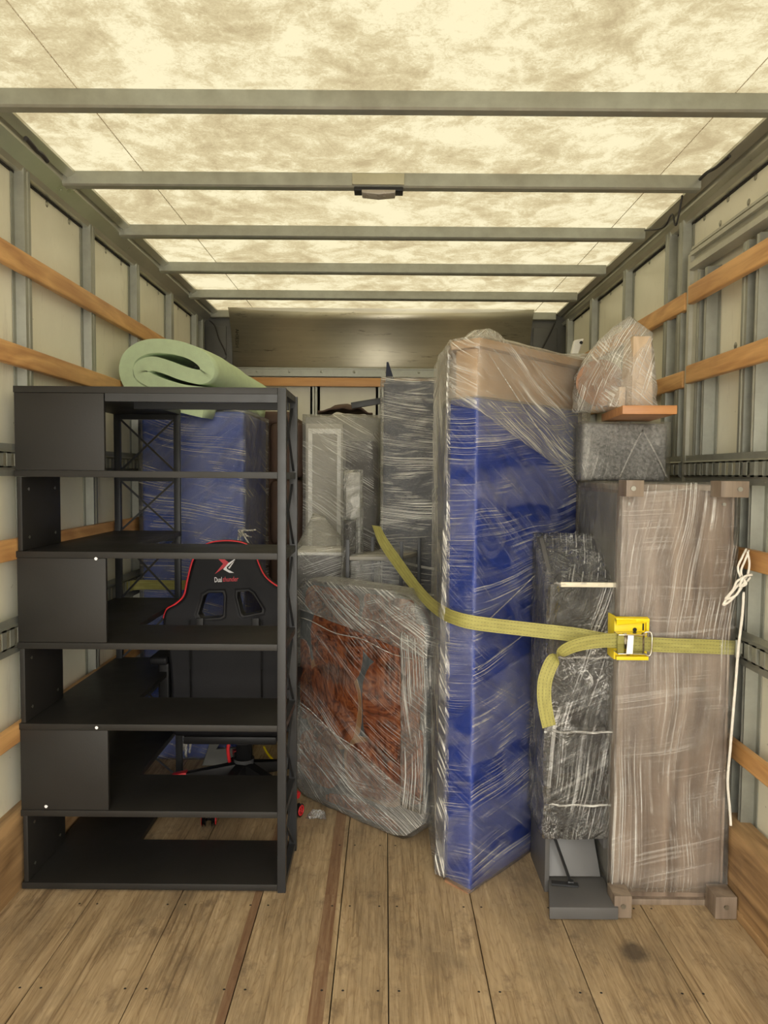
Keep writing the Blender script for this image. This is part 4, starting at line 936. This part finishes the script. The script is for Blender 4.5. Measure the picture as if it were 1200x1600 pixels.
b = MB(); b.bar((.592, 2.56, .235), (.655, 2.50, .056), .012, .004); b.bar((.59, 2.50, .049), (.68, 2.485, .049), .022, .006); b.cyl((.655, 2.49, .045), (.655, 2.49, .062), .010, 14); b.build('flap_hinge', M['blackmetal'], t)
film('stretch_wrap', [Vector((x, y, z)) for x in (sx0 - .014, sx1 + .012) for (y, z) in ((sy0 - .014, .20), (sy1 + .012, .20), (sy0 - .014, 1.095), (sy1 + .01, 1.25))], M['film_crinkle'], t, .014, .032, 9, seed=51)
# the film is sucked in between the shelves: twisted strands along each shelf edge
for z in (.325, .583, .843, 1.098):
    b = MB(); b.tube([(lerp(sx0 - .008, sx1 + .01, k / 10), sy0 - .024 + .003 * math.sin(k * 2.3), z + .003 * math.sin(k * 1.7)) for k in range(11)], .004, 6); b.build('film_fold', M['film_heavy'], t)
b = MB(); b.box(sx0 + .03, sx1 + .012, sy0 - .028, sy0 - .016, 1.088, 1.104); b.build('shelf_lip', M['cream'], t, bevel=.002)

# ================================================================== GREY FELT BOX, BOARD AND WRAPPED STOOL ON TOP
t = thing('grey_felt_box', (.92, 3.0, 1.449), 'grey flecked felt box under film, standing on the woodgrain cabinet', 'box')
b = MB(); b.box(.765, 1.088, 2.855, 2.99, 1.449, 1.672); b.build('felt_cover', M['felt'], t, bevel=.018, seg=3)
film('stretch_wrap', box_pts(.765, 1.088, 2.855, 2.99, 1.458, 1.670, .008), film_mat('clear_film', .0, .3, ((1.3, .8), (-1.1, .6)), .4, dens=60, cut=(.54, .76), ridge_glint=.3), t, .005, .05, seed=61)
for x1_ in (968, 1042):
    pa_, pb_ = atY(1004, 672, 2.842), atY(x1_, 746, 2.842)
    b = MB(); b.tube(spline([pa_, lerp(pa_, pb_, .5) + Vector((0, 0, .006)), pb_], 6), .0028, 6); b.build('film_fold', M['film_heavy'], t)
b = MB(); b.prism([(.817, 2.56, 1.682), (1.0, 2.545, 1.682), (1.035, 2.93, 1.682), (.855, 2.94, 1.682)], (0, 0, .030)); tag(b.build('wooden_board', M['table_wood'], None, bevel=.002), 'thin orange-brown board lying on the grey felt box', 'board')
t = thing('wrapped_wooden_stool', (.87, 2.85, 1.713), 'pale wooden block piece in bunched film on the orange-brown board', 'wrapped furniture')
pa, pb, pc = atY(990, 525, 2.72), atY(1018, 525, 2.72), atY(992, 628, 2.72)
b = MB(); b.hexa([(pa.x - .008, 2.70, 1.714), (pb.x + .006, 2.70, 1.714), (pb.x + .006, 2.84, 1.714), (pa.x - .008, 2.84, 1.714), (pa.x, 2.72, pa.z), (pb.x, 2.72, pb.z), (pb.x, 2.83, pb.z), (pa.x, 2.83, pa.z)]); b.build('upright_block', M['pale_wood'], t, bevel=.004)
cdisc = atY(938, 598, 2.90)
b = MB(); b.prism([(cdisc.x + .095 * math.cos(a), 2.90 , max(1.716, cdisc.z + .09 * math.sin(a))) for a in [2 * PI * k / 28 for k in range(28)]], (.02, .05, 0)); b.build('round_panel', M['tablecard'], t)
b = MB(); b.box(cdisc.x + .03, pa.x - .01, 2.76, 2.9, 1.714, 1.80); b.build('cross_rail', M['pale_wood'], t, bevel=.004)
pk = atY(983, 492, 2.80)
film('stretch_wrap', [Vector(q) for q in ((pb.x + .022, 2.69, 1.716), (pb.x + .02, 2.86, 1.716), (pa.x - .10, 2.69, 1.716), (.735, 2.92, 1.72), (.76, 2.99, 1.72), (pb.x + .004, 2.72, pb.z + .01), (pb.x + .006, 2.84, pb.z + .01), (.79, 2.93, pa.z - .04), (.74, 2.93, 1.86), (.75, 2.88, 1.74))] + [pk, pk + Vector((.02, .01, -.01)), pk + Vector((-.04, .02, -.03))], M['film_tan'], t, .014, .035, 9, seed=71)

# ================================================================== RATCHET STRAP
t = thing('ratchet_strap', (.8, 2.4, .9), 'yellow ratchet strap stretched across the blue bundle to the right wall track', 'strap')
def R(x, y, Y): return atY(x, y, Y)
ctr = [R(588, 822, 3.56), R(600, 848, 3.45), R(622, 880, 3.25), R(648, 915, 3.02), R(672, 942, 2.80), R(694, 958, 2.60), R(712, 966, 2.515), R(735, 972, 2.475), R(770, 977, 2.47), R(840, 985, 2.455), R(900, 992, 2.44), R(945, 1000, 2.425), R(985, 1003, 2.415)]
wd = [(.3, .85, .3), (.35, .75, .45), (.4, .45, .7), (.3, .1, .9), (.2, 0, 1), (.1, 0, 1), (0, 0, 1), (0, 0, 1), (0, 0, 1), (0, 0, 1), (0, 0, 1), (0, 0, 1), (0, 0, 1)]
ribbon('webbing', ctr, wd, M['web'], t)
ribbon('webbing', [R(985, 1005, 2.418), R(1040, 1008, 2.425), R(1100, 1010, 2.435), R(1148, 1012, 2.45)], [(0, 0, 1)] * 4, M['web'], t, .048)
ribbon('loose_tail', [R(965, 1000, 2.40), R(925, 1003, 2.385), R(890, 1012, 2.38), R(866, 1030, 2.385), R(853, 1058, 2.39), R(850, 1085, 2.39), R(853, 1112, 2.39), R(858, 1135, 2.395)],
       [(0, 0, 1), (.05, -.1, 1), (.3, -.2, .95), (.7, -.3, .6), (1, -.25, .1), (1, -.1, 0), (1, 0, 0), (1, .1, 0)], M['web'], t, .046)
p = R(990, 1000, 2.42); YR = 2.405
gx0, gx1 = R(963, 1000, YR).x, R(1015, 1000, YR).x; gz0, gz1 = R(990, 1033, YR).z, R(990, 966, YR).z
b = MB(); mid = lerp(gz0, gz1, .5)
b.box(gx0, gx1, 2.428, 2.434, gz0, gz1); b.box(gx0, gx0 + .006, 2.434, 2.50, gz0, gz1)
b.prism([(gx0, 2.428, gz1), (gx1, 2.428, gz1), (gx1, 2.412, gz1 - .006), (gx1, 2.412, gz1 - .014), (gx0 - .002, 2.402, gz1 - .024), (gx0 - .002, 2.402, gz1 - .006)], (0, .002, 0))
b.box(gx0, gx1, 2.410, 2.428, gz1 - .014, gz1 - .002); b.box(gx0 + .004, gx1, 2.410, 2.428, gz0 + .002, gz0 + .014); b.box(gx1 - .008, gx1, 2.412, 2.428, gz1 - .05, gz1 - .012)
b.build('corner_protector', M['yellow'], t, bevel=.0018)
b = MB(); b.cyl((R(992, 984, 2.426).x, 2.4265, R(992, 984, 2.426).z), (R(992, 984, 2.426).x, 2.4285, R(992, 984, 2.426).z), .007, 16); b.box(gx1 - .017, gx1 - .012, 2.4262, 2.4282, gz1 - .045, gz1 - .022); b.build('protector_hole', M['gap'], t)
rz0, rz1 = R(990, 1018, YR).z, R(990, 990, YR).z; rx0, rx1 = R(962, 1000, YR).x, R(1004, 1000, YR).x
b = MB()
for z in (rz0 - .003, rz1): b.box(rx0, rx1 + .004, 2.375, 2.425, z, z + .003)
b.build('ratchet_frame', M['chrome'], t, bevel=.0008)
b = MB(); b.cyl((rx0 + .036, 2.383, rz0 - .006), (rx0 + .022, 2.385, rz1 + .006), .0065, 14); b.build('ratchet_spindle', M['chrome'], t)
b = MB(); b.cyl((rx1 - .002, 2.39, rz0 - .006), (rx1 - .002, 2.39, rz1 + .006), .003, 12); b.build('cross_pin', M['chrome'], t)
b = MB()
b.hexa([(rx0 + .026, 2.374, rz0), (rx0 + .046, 2.372, rz0), (rx0 + .046, 2.378, rz0), (rx0 + .026, 2.380, rz0), (rx0 + .030, 2.374, rz1), (rx0 + .048, 2.372, rz1), (rx0 + .048, 2.378, rz1), (rx0 + .030, 2.380, rz1)]); b.build('release_plate', M['chrome'], t)
b = MB(); b.cyl((rx0 + .010, 2.385, rz0 + .001), (rx0 + .010, 2.385, rz1 - .001), .011, 18); b.build('wound_webbing', M['web'], t)
hx = R(1016, 1000, 2.40).x
b = MB(); b.tube(spline([(rx1, 2.40, rz1 + .004), (hx, 2.398, rz1 + .006), (hx + .004, 2.395, mid), (hx, 2.398, rz0 - .010), (rx1, 2.40, rz0 - .003)], 6), .003, 8); b.build('handle_loop', M['chrome'], t)
e = R(1149, 1013, 2.45)
b = MB(); b.box(e.x - .004, e.x + .012, 2.44, 2.456, e.z - .030, e.z + .030); b.box(e.x + .006, 1.205, 2.448, 2.462, e.z - .018, e.z + .018); b.build('track_fitting', M['steel'], t, bevel=.002)

# ================================================================== WHITE ROPE on the right wall
t = thing('white_rope', (1.18, 2.45, .7), 'white cotton rope knotted on the wood slat and hanging down the right wall', 'rope')
def rope(pts, r, nm):
    b = MB(); b.tube(spline([atY(x, y, Y) for x, y, Y in pts], 7), r, 8); b.build(nm, M['rope'], t)
rope([(1162, 925, 2.40), (1160, 960, 2.40), (1154, 1010, 2.40), (1150, 1060, 2.41), (1145, 1120, 2.41), (1141, 1170, 2.42), (1137, 1220, 2.42), (1140, 1260, 2.43), (1142, 1290, 2.43)], .0045, 'hanging_end')
rope([(1166, 858, 2.41), (1160, 870, 2.39), (1153, 888, 2.39), (1160, 905, 2.385), (1168, 898, 2.385), (1171, 880, 2.39), (1168, 862, 2.40)], .0036, 'slat_loop')
rope([(1170, 860, 2.41), (1164, 876, 2.39), (1158, 893, 2.385), (1164, 910, 2.38), (1172, 902, 2.385)], .0036, 'slat_loop')
rope([(1162, 905, 2.38), (1150, 918, 2.38), (1140, 930, 2.385), (1130, 945, 2.39), (1142, 938, 2.38), (1156, 922, 2.375), (1164, 908, 2.375)], .0038, 'knot')
rope([(1165, 902, 2.375), (1152, 908, 2.375), (1145, 922, 2.38), (1134, 936, 2.385), (1150, 930, 2.375), (1160, 912, 2.37)], .0038, 'knot')
rope([(1158, 900, 2.375), (1166, 912, 2.37), (1156, 916, 2.37), (1162, 902, 2.37), (1175, 898, 2.38)], .0038, 'knot')

# ================================================================== FLOOR CLUTTER behind the chair
t = thing('grey_hand_tool_case', (-.78, 3.62, 0), 'grey plastic handled tray on the floor behind the chair base', 'tray')
A0 = Vector((-.86, 3.60, 0))
mt2 = mtx3((-.91, 3.625, .0), (1, .05, 0), (0, .12, 1))
outline('tray_body', [[(0, .0), (.25, .0), (.25, .16), (.20, .21), (.10, .21), (.04, .12)], [(.07, .08), (.21, .09), (.20, .16), (.12, .16)]], .01, .004, mt2, M['greyplastic'], t)
b = MB(); b.tube(spline([(-.62, 3.75, .05), (-.60, 3.72, .03), (-.55, 3.66, .008), (-.50, 3.62, .006), (-.46, 3.68, .006), (-.44, 3.80, .03)], 6), .006, 8); tag(b.build('yellow_cord', M['yellow']), 'yellow cord curling on the floor behind the chair column', 'cord')
tg = thing('crumpled_film', (-.98, 3.36, .0), 'crumpled clear film hanging behind the rear post of the bookcase', 'plastic film')
b = MB()
for k in range(14):
    s0 = Vector((-1.0 + random.uniform(-.05, .05), 3.47, .30 + random.uniform(-.03, .05))); e0 = Vector((-.95 + random.uniform(-.03, .02), 3.47, .09 + random.uniform(0, .08)))
    b.tube(spline([s0, lerp(s0, e0, .4) + Vector((random.uniform(.0, .05), .01, .02)), e0], 5), .005, 5)
b.build('strands', M['film_tan'], tg)
tg = thing('film_scrap', (-.30, 3.08, 0), 'small scrap of clear film on the floor by the red caster', 'plastic film')
film('scrap', [Vector(q) for q in ((-.33, 3.06, .003), (-.24, 3.05, .003), (-.25, 3.12, .003), (-.32, 3.12, .003), (-.30, 3.08, .035), (-.26, 3.08, .03))], M['film_crinkle'], tg, .014, .015, 30, seed=91)
